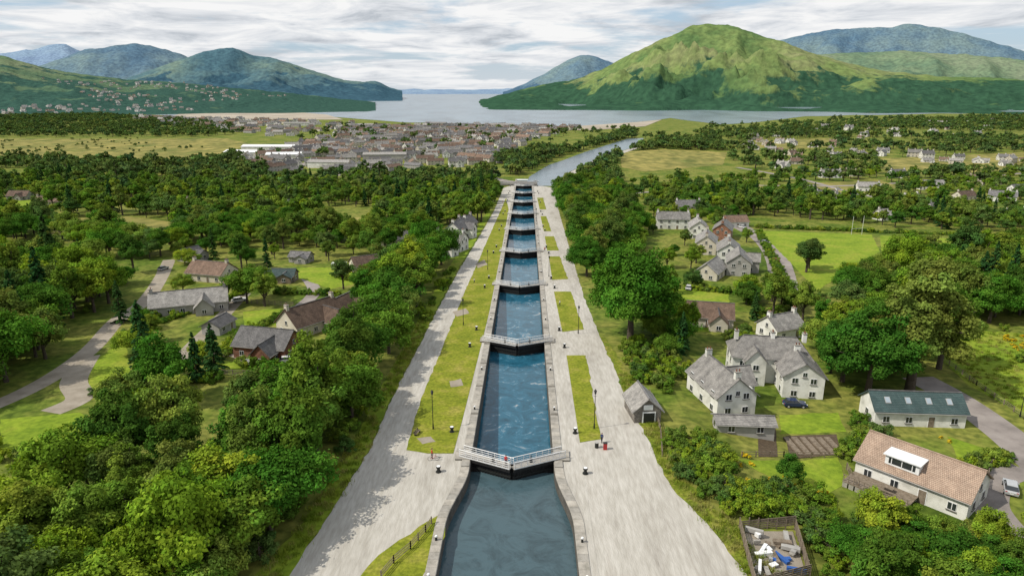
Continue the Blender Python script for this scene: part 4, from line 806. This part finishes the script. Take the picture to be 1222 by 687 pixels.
for q in ((948,485,-4,M['car_navy']),(345,432,20,M['car_white']),(300,434,80,M['car_silver']),(286,360,40,M['car_white']),(910,290,120,M['car_silver']),(924,312,110,M['car_red']),(885,272,120,M['car_white']),(1205,585,60,M['car_silver']),(1000,226,10,M['car_white']),(1040,222,0,M['car_navy']),(640,217,0,M['car_white']),(560,212,0,M['car_red']),(822,345,70,M['car_white']),(195,322,80,M['car_silver'])): car(*q)
b=B(); b.box('body',M['white'],(0,0,1.4),(5.5,2.2,1.9)); b.box('roof',M['white'],(0,0,2.42),(5.0,2.0,.14)); b.box('windows',M['glass'],(0,-1.11,1.7),(1.4,.04,.6)); b.box('door',M['greyh'],(1.7,-1.12,1.3),(.6,.04,1.6)); b.tube('wheels',M['rubber'],(0,-1.05,.33),(0,1.05,.33),.33,n=12); b.tube('hitch',M['iron'],(2.7,0,.5),(3.9,0,.5),.06); b.build('caravan',px_ground(405,321),.2)
def fence(name,pts,h=1.1,rails=3,sp=2.0,m=None):
    m=m or M['wood']; P=[px_ground(*p) for p in pts]; b=B()
    for a,c in zip(P[:-1],P[1:]):
        n=max(1,int((c-a).length/sp))
        for k in range(n+1):
            q=a.lerp(c,k/n); b.box('posts',m,(q.x,q.y,gz(q.x,q.y)+h/2),(.14,.14,h+.1))
        for r in range(rails):
            z=h*(r+1)/(rails+.2); b.tube('rails',m,(a.x,a.y,a.z+z),(c.x,c.y,c.z+z),.05,n=4)
    b.build(name)
fence('timber_fence',[(455,690),(470,672),(490,655),(508,635),(515,625)],1.1,3,1.8)
fence('timber_fence',[(790,545),(788,515),(775,470)],1.1,3,2)
fence('garden_fence',[(885,545),(935,545),(1000,545)],1.0,2,2); fence('garden_fence',[(1010,560),(1030,600),(1070,615)],1.2,4,1.5)
fence('field_fence',[(1125,430),(1165,460),(1222,500),(1260,530)],1.1,3,3)
fence('garden_fence',[(1195,545),(1180,560),(1176,590)],1.3,4,1.2); fence('garden_fence',[(265,448),(330,450),(370,430)],1.4,4,2); fence('garden_fence',[(300,362),(350,366)],1.4,4,2)
def yard():
    c=[px_ground(882,630),px_ground(948,632),px_ground(966,690),px_ground(900,700)]; b=B()
    for i in range(4):
        a=c[i];d=c[(i+1)%4]; n=max(2,int((d-a).length/1.2))
        for k in range(n): q=a.lerp(d,k/n); b.box('posts',M['wood'],(q.x,q.y,q.z+.8),(.12,.12,1.7))
        for z in (.3,.6,.9,1.2,1.5):
            an=math.atan2(d.y-a.y,d.x-a.x); mm=(a+d)/2; b.box('boards',M['wood'],(mm.x,mm.y,mm.z+z),((d-a).length,.05,.2),an)
    r=random.Random(3)
    for i in range(26):
        u=r.random();v=r.random(); p=c[0].lerp(c[1],.1+.8*u).lerp(c[3].lerp(c[2],.1+.8*u),.1+.8*v)
        b.box('stored_crates_%d'%(i%5),[M['white'],M['deck'],M['wood'],M['bin_blue'],M['greyh']][i%5],(p.x,p.y,p.z+.3+r.random()*.5),(r.uniform(.4,1.0) if i%2 else 2.2,r.uniform(.3,.7),r.uniform(.1,.6)),r.uniform(0,3))
    b.build('timber_storage_pen')
yard()
sheet('yard_surface',[(884,634),(946,634),(962,686),(902,698)],M['track'],2.6,0.1)
b=B()
for k in range(6):
    p=px_ground(944+k*10,524); q=px_ground(948+k*10,542)
    b.box('planks',M['wood'],((p.x+q.x)/2,(p.y+q.y)/2,(p.z+q.z)/2+.15),(.9,(p-q).length,.3),0.05)
b.build('raised_vegetable_beds')
b=B(); 
for x in (-.7,.7): b.box('legs',M['iron'],(x,0,.22),(.06,.45,.44)); b.box('back_posts',M['iron'],(x,.22,.6),(.06,.05,.5))
for y in (-.16,0,.16): b.box('seat_slats',M['wood'],(0,y,.46),(1.7,.13,.04))
for z in (.62,.78): b.box('back_slats',M['wood'],(0,.25,z),(1.7,.03,.12))
b.build('park_bench',px_ground(498,518),1.3)
b=B(); b.tube('drum',M['iron'],(0,0,0),(0,0,.9),.3,n=12); b.tube('rim',M['greyh'],(0,0,.9),(0,0,.95),.32,n=12); b.build('litter_bin',px_ground(712,534,0.02))
b=B(); b.box('cabinet',M['car_red'],(0,0,.55),(.6,.5,1.1)); b.box('lid',M['iron'],(0,0,1.13),(.66,.56,.06)); b.build('control_cabinet',px_ground(722,536,0.02))
for px in (1022,):
    b=B()
    for x in (-2.8,2.8): b.tube('post',M['white'],(x,0,0),(x,0,9),.07)
    b.tube('crossbar',M['white'],(-2.8,0,3),(2.8,0,3),.06); b.build('rugby_posts',px_ground(px,280),0.2)
p=px_ground(622,221); b=B()
b.box('deck',M['coping'],(0,0,.9),(30,7,.5))
for s in (-1,1):
    b.box('girder',M['greyh'],(0,s*3.5,1.6),(30,.25,1.5)); b.box('rail',M['white'],(0,s*3.4,2.7),(30,.1,.1))
    for k in range(16): b.box('rail_posts',M['white'],(-14.5+k*1.93,s*3.4,2.4),(.1,.1,.7))
for x in (-12,12): b.box('abutment',M['coping'],(x,0,-1.5),(6,8,4.2))
b.build('swing_bridge',(p.x-2,p.y,gz(0,p.y)),0.03)
for f in FIG: figure(*f)
# ------------------------------------------------------------------ world and sun
w=bpy.data.worlds.new('World'); SC.world=w; w.use_nodes=True; nt=w.node_tree; N=nt.nodes;L=nt.links; bg=N['Background']; bg.inputs['Strength'].default_value=0.1
SE=math.radians(48); saz=math.atan2(-0.85,-0.30)
sky=N.new('ShaderNodeTexSky'); sky.sky_type='NISHITA'; sky.sun_disc=False; sky.sun_elevation=SE; sky.sun_rotation=saz
tc=N.new('ShaderNodeTexCoord'); sp=N.new('ShaderNodeSeparateXYZ'); L.new(tc.outputs['Generated'],sp.inputs[0])
def mth(op,a,b=None,clamp=False):
    q=N.new('ShaderNodeMath'); q.operation=op; q.use_clamp=clamp
    for i,v in enumerate((a,b)):
        if v is None: continue
        if isinstance(v,(int,float)): q.inputs[i].default_value=v
        else: L.new(v,q.inputs[i])
    return q.outputs[0]
zc=mth('ADD',mth('MAXIMUM',sp.outputs[2],0.0),0.085); cx=N.new('ShaderNodeCombineXYZ'); L.new(mth('DIVIDE',sp.outputs[0],zc),cx.inputs[0]); L.new(mth('DIVIDE',sp.outputs[1],zc),cx.inputs[1])
n1=N.new('ShaderNodeTexNoise'); n1.inputs['Scale'].default_value=0.6; n1.inputs['Detail'].default_value=6; n1.inputs['Roughness'].default_value=0.6; n1.inputs['Distortion'].default_value=0.3; L.new(cx.outputs[0],n1.inputs['Vector'])
n2=N.new('ShaderNodeTexNoise'); n2.inputs['Scale'].default_value=1.3; n2.inputs['Detail'].default_value=7; n2.inputs['Roughness'].default_value=0.62; n2.inputs['Distortion'].default_value=0.5; L.new(cx.outputs[0],n2.inputs['Vector'])
r1=N.new('ShaderNodeValToRGB'); e=r1.color_ramp.elements; e[0].position=0.33; e[0].color=(4.9,5.3,5.8,1); e[1].position=0.58; e[1].color=(9.3,9.3,9.3,1); q=e.new(0.46); q.color=(7.4,7.65,8.0,1)
L.new(n2.outputs[0],r1.inputs[0])
cov=N.new('ShaderNodeMapRange'); cov.inputs['From Min'].default_value=0.39; cov.inputs['From Max'].default_value=0.49; L.new(n1.outputs[0],cov.inputs[0])
skm=N.new('ShaderNodeMixRGB'); skm.blend_type='MIX'; L.new(cov.outputs[0],skm.inputs[0]); 
sb=N.new('ShaderNodeMixRGB'); sb.inputs[0].default_value=0.6; L.new(sky.outputs[0],sb.inputs[1]); sb.inputs[2].default_value=(5.0,6.6,8.4,1); L.new(sb.outputs[0],skm.inputs[1]); L.new(r1.outputs[0],skm.inputs[2])
hz=mth('MULTIPLY',mth('SUBTRACT',1.0,mth('MULTIPLY',mth('MAXIMUM',sp.outputs[2],0.0),18.0),True),0.5)
hm=N.new('ShaderNodeMixRGB'); L.new(hz,hm.inputs[0]); L.new(skm.outputs[0],hm.inputs[1]); hm.inputs[2].default_value=(8.1,8.3,8.5,1); L.new(hm.outputs[0],bg.inputs[0])
sl=bpy.data.lights.new('sun','SUN'); sl.energy=4.3; sl.angle=math.radians(0.6); sl.color=(1,0.94,0.82); so=bpy.data.objects.new('sun',sl); link(so)
dirs=Vector((math.sin(saz)*math.cos(SE),math.cos(saz)*math.cos(SE),math.sin(SE))); so.rotation_euler=dirs.to_track_quat('Z','Y').to_euler(); so.location=(0,0,200)
SC.view_settings.view_transform='Standard'; SC.view_settings.look='None'; SC.view_settings.exposure=0
